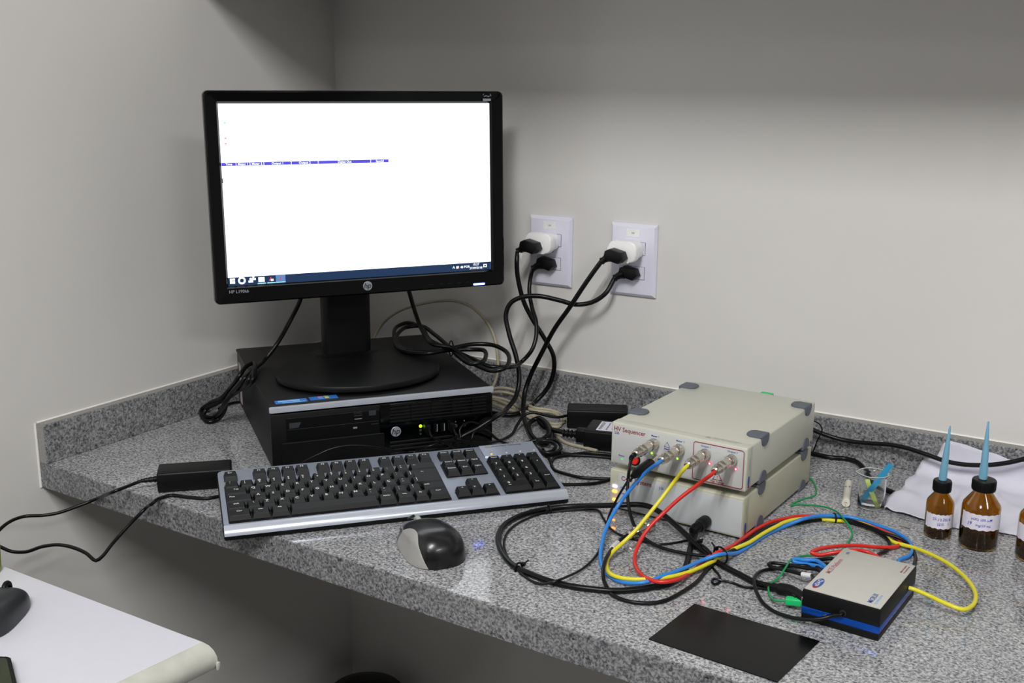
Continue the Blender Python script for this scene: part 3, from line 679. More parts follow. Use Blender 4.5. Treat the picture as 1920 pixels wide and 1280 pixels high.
# ------------------------------------------------------------------ black sheet on the counter
P = [onz(1302, 1133), onz(1537, 1203), onz(1457.5, 1280), onz(1216, 1199)]
c = sum(P, Vector())/4; b = MB(); b.prism([(p.x-c.x, p.y-c.y) for p in P][::-1], .0002, .0012, CARD)
o = b.build('black_plastic_sheet', smooth=False, loc=c); tag(o, 'thin black rectangular sheet lying near the counter edge', 'plastic sheet')

# ------------------------------------------------------------------ power bricks
def brick(name, label, loc, rz, dims, group=None):
    t = thing(name, label, 'power adapter', loc, rz, group); L_, W_, H_ = dims
    b = MB(); b.box((0, 0, H_/2+.0004), (L_, W_, H_-.0004), BLK, .003, 3); b.box((0, 0, H_*.5), (L_+.0006, W_+.0006, .0006), BLK2); b.build('case', t); return t
def relief(parent, pts, r0, r1, n=8, m=None):
    b = MB(); S = spline(pts, .0012); rr = [r0+(r1-r0)*i/(len(S)-1) for i in range(len(S))]
    rr = [x*(1.13 if (i//2) % 2 else .95) for i, x in enumerate(rr)]; b.tube(S, rr, m or CORD, 12); return b.build('strain_relief', parent)
def local(parent_M, pts): Mi_ = parent_M.inverted(); return [Mi_ @ p for p in pts]
def rootM(t): return Matrix.Translation(t.location) @ t.rotation_euler.to_matrix().to_4x4()
def cable_part(t, L, r, m=CORD, name='cord', step=.004, n=10):
    pts = spline(trace(L, r), step); b = MB(); b.tube(local(rootM(t), pts), r, m, n); return b.build(name, t)
def cable(name, label, L, r, m=CORD, group=None, step=.004, n=10, cat='cable'):
    """a cable as a thing of its own; returns its root (at its first point)"""
    W_ = trace(L, r); t = thing(name, label, cat, W_[0], 0, group)
    S = spline(W_, step); b = MB(); b.tube(local(rootM(t), S), r, m, n); b.build('cord', t); return t, W_

A1 = brick('power_adapter', 'black power brick at the left end of the keyboard', (.2665, -.632, Z0), radians(45), (.100, .043, .0285))
AM = rootM(A1)
e0 = AM @ Vector((-.050, 0, .014)); e1 = AM @ Vector((-.072, -.001, .013))
relief(A1, local(AM, [e0, e1]), .0042, .0028)
cable_part(A1, [e1, (251.5, 906.5, .011), (215.6, 920.5, .010), (179.7, 935.4, 'y', -.70), (143.7, 949.5, 'y', -.72), (107.8, 961.6, 'y', -.74), (79, 966, 'y', -.755), (46.7, 967.7, 'y', -.77), (21.6, 976, 'y', -.79), (0, 992, 'y', -.81), (-30, 1030, 'y', -.84)], .0024)
e2 = AM @ Vector((.050, 0, .014)); e3 = AM @ Vector((.084, .003, .013)); relief(A1, local(AM, [e2, e3]), .0046, .0030)
cable_part(A1, [e3, AM @ Vector((.105, .010, .006)), AM @ Vector((.125, .008, .004)), AM @ Vector((.135, -.010, .0035)), (560, 905, .0026), (520, 925, .0026), (455, 928, .0026), (413, 930, .0026), (388, 934, .0026), (352, 931.8, .0026), (319.8, 928.5, .0026), (298, 934.6, .0028), (285, 944, .004), (273, 952.6, 'y', -.705), (244.3, 981.4, 'y', -.73), (212, 1017.3, 'y', -.76), (190.4, 1044, 'y', -.79), (179.7, 1050.7, 'y', -.80), (161.7, 1037, 'y', -.80), (136.5, 1026, 'y', -.80), (107.8, 1021, 'y', -.80), (79, 1024.5, 'y', -.805), (46.7, 1034.5, 'y', -.81), (21.6, 1033.5, 'y', -.82), (0, 1024.5, 'y', -.83), (-30, 1010, 'y', -.84)], .0024)

A2 = brick('power_adapter', 'rear black power brick without a label, against the backsplash', (.6135, -.079, Z0), radians(27), (.100, .044, .032))
A3 = brick('power_adapter', 'front black power brick with a white label, left of the instrument boxes', (.6995, -.1530, Z0), radians(15), (.118, .064, .031))
b = MB(); b.box((-.010, -.001, .0316), (.062, .046, .0003), PAPER)
b.text('POWERTECH', .0070, INKB, T(-.0355, -.001, .0319) @ RV, sx=.85)
for i, s in enumerate(('SWITCHING ADAPTER', 'INPUT 100-240V', 'OUTPUT 12V 5A', 'LPS', 'CE')): b.text(s, .0036, INKB, T(-.0255+i*.0085, -.001, .0319) @ RV)
b.build('label', A3, smooth=False, label='white rating label')
A2M, A3M = rootM(A2), rootM(A3)
# IEC lead on the front brick, coming from the right outlet adapter
def plug_n(parent_M, P, D, kind='flat'): pass
s0 = A3M @ Vector((-.059, -.006, .015)); sD = (A3M.to_3x3() @ Vector((-1, 0, 0)))

# ------------------------------------------------------------------ wall outlets
def outlet(x, z, label):
    t = thing('wall_outlet', label, 'wall outlet', (x, 0, Z0+z), 0, 'double wall outlets')
    b = MB(); W2, H2 = .0828/2, .1203/2
    vs = []; rowsP = [(W2, H2, -.0002), (W2, H2, -.0040), (W2-.0035, H2-.0045, -.0085), (W2-.0045, H2-.0055, -.0088)]
    for a_, b_, y_ in rowsP: vs += [(-a_, y_, -b_), (a_, y_, -b_), (a_, y_, b_), (-a_, y_, b_)]
    fs = [(j*4+i, j*4+(i+1) % 4, (j+1)*4+(i+1) % 4, (j+1)*4+i) for j in range(3) for i in range(4)] + [(12, 13, 14, 15)]
    b.faces(vs, fs, WHITEPL); b.build('cover_plate', t, ang=20)
    for zz in (.0205, -.0200):
        b = MB(); b.box((0, -.0089, zz), (.046, .0012, .0215), mat('outlet_gap', '#5a5c66', .6)); b.box((0, -.0094, zz), (.0450, .0012, .0205), WHITEPL, .0003)
        for dx in (-.0095, 0, .0095): b.lathe([(0, 0), (.0024, 0)], INKB, T(dx, -.0101, zz - (.003 if dx == 0 else 0)) @ FRONT, 12, cap=False)
        b.build('socket', t, smooth=False)
    b = MB(); b.box((0, -.0091, .0455), (.024, .0005, .0130), mat('yellowed_outlet_sticker', '#e8e8e8', .5)); b.text('220', .0034, INKB, T(0, -.0095, .0452) @ FRONT); b.build('sticker', t, smooth=False)
    return t
O1 = (.4768, .2712); O2 = (.6343, .2703)
outlet(*O1, 'white wall outlet plate nearer the monitor, left of the two')
outlet(*O2, 'white wall outlet plate farther from the monitor, right of the two')
def adapter(x, z, label):
    t = thing('plug_adapter', label, 'plug adapter', (x, -.0103, Z0+z), 0, 'white plug adapters in the wall outlets')
    b = MB(); b.prism(rrect(.042, .0285, .010, 6), 0, .020, WHITEPL2, FRONT, bev=.001); b.prism(rrect(.0515, .0350, .013, 7, -.001, 0), .0195, .036, WHITEPL2, FRONT, bev=.0030, seg=3); b.build('body', t)
    b = MB(); b.box((.010, -.010, -.0158), (.007, .007, .004), BLK2, .001); b.build('ground_pin_clip', t); return t
adapter(O1[0]-.001, O1[1]+.0185, 'white rounded plug adapter in the left outlet')
adapter(O2[0]-.001, O2[1]+.0185, 'white rounded plug adapter in the right outlet')

# power cords with moulded plugs; P = plug face centre in the world, D0 = the way the plug body leans
def plug(t, P, side, big=False, y0=0.0):
    """hexagonal plug lying against the socket, its cord leaving to the lower left"""
    Mp = rootM(t).inverted()
    dirv = Vector((-.86, -.30, -.42 if side else -.30)).normalized()
    b = MB()
    hx = [(.017, 0), (.010, .0095), (-.012, .0095), (-.019, .004), (-.019, -.004), (-.012, -.0095), (.010, -.0095)]
    ang = -.30
    hx = [(x*cos(ang)-y*sin(ang)*-1*0 + 0, y+x*0) for x, y in hx]
    M = Mp @ Matrix.Translation(P) @ RY(.22) @ FRONT
    b.prism(hx[::-1] if False else hx, -.001, .016 if not big else .022, BLK, M, bev=.0022)
    b.build('plug', t)
def cord_with_plug(name, label, P, L, r=.0040, group='black mains cords', tail=None, big=False):
    ex = P + Vector((-.017, -.011, -.005))
    ex2 = P + Vector((-.0255, -.0135, -.0105))
    W_ = [ex2] + trace(L, r); t = thing(name, label, 'power cord', P, 0, group); Mi_ = rootM(t).inverted()
    plug(t, P, 0, big)
    bb_ = MB(); S = spline([P + Vector((-.010, -.010, -.003)), ex, ex2], .0015); rr = [.0075-.0028*i/(len(S)-1) for i in range(len(S))]; rr[-2:] = [.0060, .0060]; bb_.tube([Mi_ @ p for p in S], rr, BLK, 12); bb_.build('strain_relief', t)
    S = spline(W_); bb_ = MB(); bb_.tube([Mi_ @ p for p in S], r, CORD, 12); bb_.build('cord', t)
    return t
ya = -.0103-.036
PA = Vector((O1[0]-.007, ya-.001, Z0+O1[1]+.0140)); PB = Vector((O1[0]+.0015, -.0110, Z0+O1[1]-.0195))
PCc = Vector((O2[0]-.005, ya-.001, Z0+O2[1]+.0130)); PD = Vector((O2[0]+.0015, -.0110, Z0+O2[1]-.0195))
TB_Y = -.05
cA = cord_with_plug('mains_cable', 'black mains cord from the adapter of the left outlet down behind the computer', PA,
  [(969, 490, 'y', -.068), (970.6, 517.5, 'y', -.066), (981.6, 564, 'y', -.062), (998.7, 598.7, 'y', -.058), (1023.7, 639, 'y', -.050), (1037.8, 667.5, 'y', -.045), (1037.8, 698.7, 'y', -.042), (1026.9, 726.9, 'y', -.044), (1005, 751.9, 'y', -.058), (985, 768, .010), (962, 777, .006), (935, 776, .005), (900, 768, .005)], tail=None, big=True)
Mi_ = rootM(cA).inverted(); b = MB(); tg = PA + Vector((-.020, -.016, -.016)); b.box((0, 0, 0), (.011, .0008, .010), SLEEVE, .0002, M=Mi_ @ Matrix.Translation(tg) @ RY(.35)); b.build('tag', cA, label='small white tag')
cC = cord_with_plug('mains_cable', 'black mains cord from the adapter of the right outlet to the labelled brick', PCc,
  [(1114, 508, 'y', -.066), (1092.5, 539, 'y', -.068), (1067.5, 577, 'y', -.068), (1039, 617.5, 'y', -.066), (1017.5, 658, 'y', -.066), (995.6, 702, 'y', -.070), (984.7, 733, 'y', -.080), (981, 767, .014), (988, 800, .005), (1002, 824, .006), (1022, 832, .006), (1034, 820, .010), (1026, 795, .016), (1008, 784, .016), (994, 792, .011), (996, 815, .009), (1012, 826, .011), (1028, 815, .017), (1022, 792, .022), (1010, 786, .020), (1020, 800, .016), (1036, 806, .016), (1052, 809, .016), s0 + sD*.030], big=True)
# connector on the brick
Mi_ = rootM(cC).inverted(); b = MB()
Ms = Mi_ @ along(s0, sD); b.prism(rrect(.022, .016, .003, 3), -.004, .016, BLK, Ms @ RZ(pi/2), bev=.0012); b.build('connector', cC)
b = MB(); S = [s0+sD*(.014+.0016*i) for i in range(16)]; b.tube([Mi_ @ p for p in S], [.0068 if (i//2) % 2 else .0046 for i in range(16)], BLK, 12); b.build('strain_relief', cC)
cD = cord_with_plug('mains_cable', 'black mains cord looping from the lower socket of the right outlet past the computer front', PD,
  [(1136, 549, 'y', -.040), (1111, 566, 'y', -.046), (1080, 570.6, 'y', -.056), (1048.7, 562.8, 'y', -.068), (1011, 555, 'y', -.082), (980, 556.6, 'y', -.092), (958, 567.5, 'y', -.099), (948.7, 589, 'y', -.104), (955, 627, 'y', -.108), (967.5, 667.5, 'y', -.112), (973.7, 708, 'y', -.118), (967.5, 742.5, 'y', -.135), (948.7, 767.5, 'y', -.17), (927, 782.5, 'pf', .010), (897, 802, 'pf', .012), (870.5, 816, 'pf', .012), (851, 828.5, 'pf', .012), (835, 837, 'pf', .014), (819, 847, 'pf', .020), (800, 862, .006)])
# monitor power cord: coil on the computer's rear corner
HP_ = .1135
cB = cord_with_plug('mains_cable', 'black mains cord coiled beside the monitor, from the lower socket of the left outlet', PB,
  [(995, 520, 'y', -.048), (992.5, 545, 'y', -.060), (998, 578, 'y', -.072), (1005, 602.5, 'y', -.082), (1005, 632, 'y', -.094), (996.7, 656.7, 'y', -.105), (978, 678, 'y', -.115), (955, 688, .105), (920, 687, .108), (885, 672, .110), (850, 657, .114), (810, 640, .122), (790, 614, .125), (764, 605, .125), (745, 612, .122), (739, 630, .119), (746, 646, .1165), (764, 657, .1165), (805, 660, .118), (845, 656, .120), (885, 655, .120), (905, 656, .122), (911, 668, .123), (902, 679, .122), (885, 682, .120), (860, 668, .120), (846, 654, .122), (815, 627, .126), (788, 611, .127), (763, 613, .126), (749, 622, .124), (741, 640, .121), (750, 655, .1175), (770, 661, .1175), (805, 662, .122), (850, 652, .124), (888, 645, .126), (920, 646, .126), (945, 656, .126), (955, 673, .126), (946, 690, .122), (926, 695, .118), (901, 688, .117), (872, 671, .119), (848, 652, .128), (825, 648, .130), (812, 645, .131), (799, 631.7, .133), (786, 606.7, .148), (776, 577.5, .172), (767.5, 548, .200), (761, 525, .222)], r=.0036)
Mi_ = rootM(cB).inverted(); b = MB(); tp = onz(846, 653, .123)
b.tube([Mi_ @ (tp + _r0*(.003*cos(a)) + Vector((0, 0, 1))*(.013*sin(a)) + _fw*(.009*cos(a))) for a in [2*pi*i/20 for i in range(20)]], .0012, SLEEVE if False else BLK, 8, closed=True); b.build('cable_tie', cB)

# signal cable left of the computer
vga, _ = cable('video_cable', 'black video cable bundled over the left side of the computer',
  [(566, 545, .215), (563, 562, .200), (543, 603, .165), (518.6, 645.5, .132), (496, 674, .110), (476, 692, .106), (457.7, 710.5, .098), (437, 733, .070), (425, 749, .046), (421, 769.4, .022), (409, 785.7, .006), (392.7, 790.8, .004), (379, 781, .004), (378, 768, .008), (394.7, 755, .026), (417, 744, .050), (432, 727, .070), (447.5, 706, .098), (462, 686, .110), (474, 680, .112), (478, 690, .110), (466, 712, .100), (450, 730, .074), (430, 744, .052), (405, 757, .030), (386, 768, .014), (382, 779, .006), (396, 783, .006), (412, 772, .024), (424, 752, .050), (438, 736, .066), (458, 727, .080), (474, 712, .101), (477, 696, .110)], .0036)
tb, _ = cable('network_cable_end', 'short black cable end behind the left rear corner of the computer', [(452, 753, .004), (437, 755, .004), (422, 760, .004), (410, 766, .004)], .0022)
tb.name = 'short_cable'

# beige network cable
def bpt(px, py, y): return (px, py, 'y', y)
bg, _ = cable('network_cable', 'thin beige network cable arching behind the computer and coiled beside it',
  [(698, 648, 'y', -.070), (701, 634, 'y', -.066), (711, 615, 'y', -.055), (728, 596, 'y', -.045), (751, 581.7, 'y', -.036), (784, 571, 'y', -.030), (826, 564, 'y', -.026), (857, 565, 'y', -.024), (884, 575.4, 'y', -.024), (905, 594, 'y', -.024), (919.6, 615, 'y', -.024), (929, 640, 'y', -.026), (933, 669, 'y', -.030), (933, 698, 'y', -.034), (926, 721, 'y', -.045), (905, 735, .040),
   (915, 730, .028), (945, 727, .024), (970, 733, .020), (985, 752, .016), (1000, 764, .014), (1030, 768, .012), (1050, 775, .008), (1058, 790, .004), (1040, 795, .004), (1010, 785, .005), (985, 775, .008), (955, 768, .010), (925, 757, .010), (905, 750, .012),
   (915, 738, .022), (945, 735, .020), (968, 742, .016), (983, 762, .012), (1005, 770, .010), (1035, 773, .008), (1052, 784, .005), (1045, 800, .0035), (1012, 793, .004), (988, 780, .006), (955, 760, .012), (925, 748, .014), (905, 744, .016),
   (920, 744, .018), (950, 750, .014), (975, 765, .010), (1000, 778, .006), (1025, 790, .004), (1038, 810, .0032), (1062, 830, .003), (1092, 838, .003), (1120, 845, .003)], .0027, BEIGEC)
Mi_ = rootM(bg).inverted(); b = MB(); tc_ = onz(984, 769, .008)
for k in range(4): b.tube([Mi_ @ (tc_ + Vector((.004*k-.006, .002*k, 0)) + Vector((.003*cos(a), .014*cos(a), .010*sin(a)+.004))) for a in [2*pi*i/18 for i in range(18)]], .0012, CLEAR, 6, closed=True)
b.build('clear_wrap', bg, label='clear plastic wrap')

# lead of the rear brick, going behind the keyboard
cable_part(A2, [A2M @ Vector((-.050, -.006, .018)), (1044, 782, .018), (1021.6, 778, .022), (1001, 773, .026), (983, 778, .022), (971, 794.5, .012), (960.6, 812.8, .005), (940, 825, .006), (920, 829, 'pf', .016), (900, 829.5, 'pf', .018), (861.7, 826, 'pf', .020), (835, 827.7, 'pf', .022), (805, 836.5, 'pf', .026), (778, 847, .012), (760, 860, .006)], .0024)
kc, _ = cable('keyboard_cable', 'thin black cable arching between the keyboard and the computer front',
  [(556, 878, .010), (566, 868, .018), (594, 853, 'pf', .020), (625.6, 840, 'pf', .022), (660, 834.5, 'pf', .024), (704, 837.5, 'pf', .026), (735, 844, 'pf', .026), (768, 849, 'pf', .024), (800, 856, .008)], .0019)
# USB leads in the computer front
def usb_lead(label, px, py, L, r=.0019):
    P0 = trace([(px, py, 'pf', .001)])[0]; n = Vector((sin(PC_A), -cos(PC_A), 0)); xr = Vector((cos(PC_A), sin(PC_A), 0))
    W_ = [P0+n*.022, P0+n*.034+Vector((0, 0, -.006))] + trace(L, r)
    t = thing('usb_cable', label, 'cable', P0, 0, 'cables plugged into the computer front'); Mi_ = rootM(t).inverted()
    Mp = Matrix((( xr.x, 0, n.x, P0.x), (xr.y, 0, n.y, P0.y), (0, 1, 0, P0.z), (0, 0, 0, 1)))
    b = MB(); b.prism(rrect(.0075, .015, .0015, 3), .0005, .019, BLK, Mi_ @ Mp, bev=.001); b.build('plug', t)
    b = MB(); b.tube([Mi_ @ p for p in spline(W_)], r, CORD, 10); b.build('cord', t); return t
usb_lead('black cable plugged in left of the empty ports of the computer front', 797, 799, [(826, 826, 'pf', .030), (840, 832, 'pf', .026), (858, 842, 'pf', .020), (870, 852, .010)])
usb_lead('black cable plugged in right of the empty ports of the computer front', 842, 795, [(864, 822, 'pf', .026), (861.7, 806, 'pf', .020), (870.5, 795, 'pf', .016), (884.7, 791, 'pf', .012), (899, 796.7, 'pf', .010), (914.8, 811, 'pf', .008), (934, 824, .006), (955, 836, .004), (965, 842, .004)])
lp, _ = cable('looped_cable', 'thin black cable looped low before the right of the computer front', [(880, 845, .006), (884, 826, 'pf', .020), (888, 811, 'pf', .016), (897, 804, 'pf', .012), (908, 805, 'pf', .010), (920, 812.6, 'pf', .008), (941, 828, .006), (975, 836, .003), (1005, 842, .003), (1025, 856, .003)], .0019)
# coil at the right rear corner of the keyboard
kl, _ = cable('coiled_cable', 'black cable coiled at the top right corner of the keyboard and running right',
  [(990, 845, .004), (985, 832, .006), (1001.6, 826, .010), (1019, 822.5, .013), (1037, 824, .013), (1049, 831.5, .012), (1051, 841, .010), (1043, 848, .008), (1026.8, 849, .008), (1010, 843, .010), (1003, 833, .013), (1015, 826.5, .015), (1032, 828, .015), (1042, 836, .013), (1036, 845, .008), (1022, 850, .006), (1030, 853, .004), (1052, 849.5, .003), (1071, 852, .003), (1093.6, 849.5, .003), (1116, 849.5, .003), (1150, 852.5, .003), (1175, 856, .003)], .0028)
k2, _ = cable('straight_cable', 'black cable running right from the coil, nearer the viewer', [(1034, 866, .003), (1040, 858, .003), (1064, 853.5, .003), (1098, 854, .003), (1144, 858, .003), (1175, 862, .003)], .0022)
k3, _ = cable('straight_cable', 'upper of two black cables between keyboard and lower instrument box', [(1018, 842, .003), (1027, 855, .003), (1033, 868, .003), (1040, 881, .003), (1064, 889, .0025), (1090.6, 895, .0025), (1116, 896.5, .0025), (1141, 897.5, .0025), (1165, 896, .0025)], .0024)
k4, _ = cable('straight_cable', 'lower of two black cables between keyboard and lower instrument box', [(1000, 905, .003), (1035, 908.5, .003), (1059.5, 908, .0025), (1093.6, 907.5, .0025), (1120, 905, .0025), (1141, 899.5, .0028), (1165, 893, .003)], .0024)
# mouse cable
ms, _ = cable('mouse_cable', 'thin black mouse cable running along the front of the keyboard', [Vector((.6165, -.5780, Z0+.012)), (767, 973, .010), (787, 960.4, .006), (800, 956, .004), (827.5, 952.4, .0025), (860, 950.2, .0022), (900, 949.5, .0022), (940, 950.5, .0022), (973, 950, .0022), (1000, 947, .0022), (1012, 943, .0022), (1020, 935, .0022)], .0019)

# ------------------------------------------------------------------ coaxial cables with metal connectors
def bnc_on(t, M, tip=.056):
    """M: z axis points from the panel to the cable"""
    b = MB(); N_ = NICKEL
    b.lathe([(.0048, 0), (.0048, .002), (.0066, .0022), (.0070, .004), (.0070, .0125), (.0064, .0145), (.0052, .0148), (.0052, .018), (.0060, .0185), (.0060, .030), (.0066, .0305), (.0068, .0330), (.0060, .0345), (.0058, .040), (.0064, .0405), (.0066, .0435), (.0056, .0455), (.0058, .051), (.0048, .0545), (.0030, .0556), (.0028, .0500)], N_, M, 24, cap=False)
    for i in range(10):
        a = 2*pi*i/10; b.box((.0069*cos(a), .0069*sin(a), .0085), (.0009, .0009, .007), N_, M=M @ Matrix.Identity(4))
    b.lathe([(0, .0505), (.0030, .0505)], INKB, M, 16, cap=False)
    b.build('connector', t, ang=30)
def panel_pt(x, z, y=0): return HVM @ Vector((x, -.1252-y, z))
def coax(name, label, x, z, L, r, m, W2=None, group='coloured cables of the upper box'):
    P0 = panel_pt(x, z); t = thing(name, label, 'cable', P0, 0, group); Mi_ = rootM(t).inverted()
    bnc_on(t, Mi_ @ along(P0, HVN))
    W_ = [P0+HVN*.050, P0+HVN*.060+Vector((0, 0, -.001))] + trace(L, r)
    b = MB(); b.tube([Mi_ @ p for p in spline(W_)], r, m, 12); b.build('cord', t); return t
r_ = .0024
cb1 = coax('coaxial_cable', 'black coaxial cable on the leftmost metal connector', -.0299, .0398,
 [(1179, 887, .068), (1176.6, 922, .045), (1179, 950, .028), (1189.6, 985.5, .012), (1208.6, 1008.7, .007), (1238, 1025.5, .006), (1278, 1036, .006), (1320, 1041.5, .008), (1350, 1040, .011), (1376, 1030, .008), (1400, 1015, .003), (1427, 996, .003), (1455, 985, .003), (1488, 980.5, .003), (1524, 975.5, .003), (1560, 972.5, .003), (1586.6, 976, .004), (1613.6, 984, .004), (1640, 994, .005), (1661.6, 1008.5, .004), (1669, 1022, .003), (1660, 1033, .003), (1645.7, 1041, .004), QM @ Vector((.01, Qd/2+.014, .006)), QM @ Vector((-.03, Qd/2+.006, .006)), (1560, 1047, .004), (1536, 1049, .0028), (1500, 1052, .0028), (1560, 1058, .010)], .0022, CORDT)
cb2 = coax('coaxial_cable', 'bright blue coaxial cable on the second metal connector', .0059, .0393,
 [(1209, 887, .082), (1182, 917, .060), (1160, 946, .040), (1141, 980, .024), (1130, 1012.7, .012), (1126, 1048.7, .004), (1132.7, 1067.7, .003), (1147.4, 1082.5, .003), (1168.5, 1091, .004), (1204.4, 1092, .009), (1246.6, 1078, .012), (1288.7, 1062.5, .011), (1320, 1048.7, .011), (1347.8, 1039.5, .016), (1362, 1038, .013), (1374, 1037.5, .007), (1386, 1034.5, .0026), (1405, 1023, .0024), (1430, 1006, .0026), (1448, 996.5, .0026), (1479, 983, .005), (1506, 972.6, .011), (1532.7, 967, .010), (1559.7, 966.5, .009), (1586.6, 968.5, .007), (1613.6, 974, .006), (1645.7, 984.5, .006), (1677.5, 996.5, .005), (1701.5, 1011.7, .004), (1710.8, 1028, .003), (1704, 1042, .003), (1685.5, 1050, .004), QM @ Vector((.02, Qd/2+.008, .004)), QM @ Vector((-.02, Qd/2+.010, .008)), QM @ Vector((-.0455, Qd/2-.020, .014)), (1530, 1050.5, .012), (1508, 1049.5, .010), (1490, 1047.5, .008), (1485.5, 1050.5, .006), (1494, 1054, .005), (1520, 1058.5, .007), (1547, 1064.5, .012), QM @ Vector((-.040, .012, .0205))], r_, BLUEC)
cb3 = coax('coaxial_cable', 'yellow coaxial cable looping to the right of the platform', .0412, .0402,
 [(1264, 903, .082), (1236.7, 938.8, .060), (1214.8, 966, .045), (1190, 996, .029), (1168, 1017, .017), (1150, 1033, .011), (1139, 1048.7, .008), (1138, 1063.5, .008), (1145.3, 1076, .008), (1166.4, 1083.5, .008), (1204.4, 1085.7, .010), (1246.6, 1082.5, .010), (1288.7, 1073, .008), (1331, 1055, .007), (1348, 1046, .006), (1362, 1038, .006), (1373, 1030.5, .008), (1388, 1024, .008), (1404.8, 1016.5, .0075), (1432, 999, .0075), (1457.5, 985.4, .0080), (1470, 979, .0080), (1491.4, 973.5, .0065), (1515, 972, .0035), (1542, 973.5, .003), (1565, 975.5, .003), (1590, 977, .003), (1613.6, 980.5, .0035), (1637, 989.5, .003), (1656, 1001, .003), (1675, 1015.7, .004), (1712, 1026, .006), (1752, 1042, .009), (1786.5, 1062, .010), (1815.7, 1088.8, .010), (1829, 1112.7, .010), (1823.7, 1134, .011), (1805, 1142, .012), (1773, 1131, .014), (1738.7, 1115, .016), QM @ Vector((Qw/2+.006, .0366, .0205)), QM @ Vector((Qw/2-.001, .0366, .0205))], r_, YELC)
cb4 = coax('coaxial_cable', 'bright red coaxial cable on the rightmost metal connector', .0766, .0402,
 [(1307.8, 908.8, .085), (1275, 933.4, .068), (1245, 960.7, .050), (1220, 985.3, .036), (1201, 1012.7, .022), (1190.5, 1040, .010), (1191.5, 1059.3, .008), (1200, 1074, .008), (1217, 1085.7, .012), (1238, 1090.5, .014), (1263.4, 1087.8, .014), (1288.7, 1077, .006), (1309.8, 1061.4, .004), (1325, 1046.5, .008), (1343.6, 1036.5, .014), (1373, 1022.5, .010), (1394, 1008.6, .005), (1419.5, 990.7, .004), (1447, 977.5, .004), (1464.5, 973.4, .004), (1491.4, 968.5, .003), (1518.4, 967, .003), (1555, 969, .003), (1590, 972.5, .003), (1613.8, 979, .003), (1645.7, 991, .003), (1672, 1002.4, .003), (1687, 1014, .003), (1680, 1024.5, .004), (1645.7, 1025.5, .007), (1605.8, 1022.3, .012), (1566, 1024, .016), (1534, 1029.5, .018), (1521.5, 1036, .018), (1534, 1040, .016), (1566, 1035.5, .020), (1597.9, 1031.5, .026), (1624.4, 1034, .024), QM @ Vector((.020, Qd/2+.014, .016)), QM @ Vector((.010, Qd/2+.004, .014))], r_, REDC)
# microphone-style plug with thin cable
P0 = panel_pt(-.0279, .0177); mp = thing('screened_cable', 'thin black cable with a long black plug low on the upper box', 'cable', P0, 0); Mi_ = rootM(mp).inverted()
dn = (HVN + Vector((0, 0, -.06))).normalized(); Mm = Mi_ @ along(P0, dn)
b = MB(); b.lathe([(.0070, 0), (.0070, .008), (.0062, .010), (.0062, .014), (.0058, .0142)], NICKEL, Mm, 24, cap=False); b.build('connector', mp)
b = MB(); b.lathe([(.0060, .0135), (.0068, .016), (.0068, .040), (.0060, .052), (.0045, .060), (.0030, .064), (0, .064)], BLK, Mm, 20, cap=False); b.build('plug', mp)
W_ = [P0+dn*.058, P0+dn*.068+Vector((0, 0, -.003))] + trace([(1176, 903, .052), (1158, 932.5, .036), (1142, 966.5, .022), (1133, 1005, .008), (1119.4, 1039, .004), (1092, 1066, .004), (1060.5, 1082, .008), (1042, 1089, .010), (1018, 1094.5, .004), (997, 1089, .002), (976.7, 1074, .002), (962, 1058, .002), (949.5, 1039, .002), (945, 1016, .002), (953, 996, .002), (976.7, 977.5, .002), (1017, 962, .002), (1056, 957.5, .002), (1090, 955.8, .002), (1119, 955.5, .002), (1131, 971, .002), (1142, 988, .002), (1162, 1002, .002), (1200, 1013.5, .002), (1238, 1020, .002), (1267.6, 1017, .002), (1288.7, 1013, .002), (1312, 1019, .010), (1335, 1042, .012), (1336, 1062, .002), (1348, 1078, .002), (1350, 1090, .002), (1341, 1095, .002), (1335, 1091, .003), (1339, 1084.6, .004), (1350, 1087, .004), (1373, 1092, .002), (1394, 1100, .002), (1426, 1102.5, .002), (1457, 1108, .004), (1478, 1110, .006)], .0015)
b = MB(); b.tube([Mi_ @ p for p in spline(W_)], .0015, CORD, 8); b.build('cord', mp)

# thick cable from the lower box round to the platform
P0 = C4M @ Vector((.0465, -.1252, .0125)); tk = thing('thick_cable', 'thick black cable in a wide loop from the lower box to the platform box', 'cable', P0, 0); Mi_ = rootM(tk).inverted()
b = MB(); b.lathe([(.0075, 0), (.0082, .002), (.0082, .016), (.0072, .018), (.0070, .024), (0, .025)], BLK, Mi_ @ along(P0, HVN), 24); b.build('connector', tk)
el = [P0+HVN*.022, P0+HVN*.032+Vector((-.002, 0, -.001))]
W_ = el + trace([(1301, 1000, .010), (1297, 1014, .006), (1294, 1029, .004), (1288, 1055, .0038), (1278, 1078, .0038), (1258, 1092, .0038), (1225.5, 1100, .0038), (1180.6, 1106, .0038), (1140, 1107, .0038), (1115, 1104.5, .0038), (1078.6, 1100, .0038), (1033, 1090, .0038), (999, 1077.6, .0038), (965, 1061.7, .0038), (945, 1041, .0038), (934.7, 1018.6, .0038), (934.7, 1003, .0038), (945, 984.6, .0038), (970, 968.8, .0038), (1010.7, 956.5, .0040), (1056, 950, .006), (1095, 948.2, .010), (1124, 947.5, .015), (1162, 946.5, .020), (1200, 945.8, .022), (1219, 950, .022), (1238, 960.5, .021), (1263.4, 981, .017), (1288.7, 1004.4, .012), (1309.8, 1025.5, .007), (1329, 1041, .004), (1348, 1056, .0038), (1383.7, 1075, .0038), (1415, 1091, .0040), (1450, 1100, .007), (1474, 1106, .010)], .0036) + [QM @ Vector((-Qw/2-.012, -.044, .0125))]
S = spline(W_); b = MB(); b.tube([Mi_ @ p for p in S], .0036, CORD, 12); b.build('cord', tk)
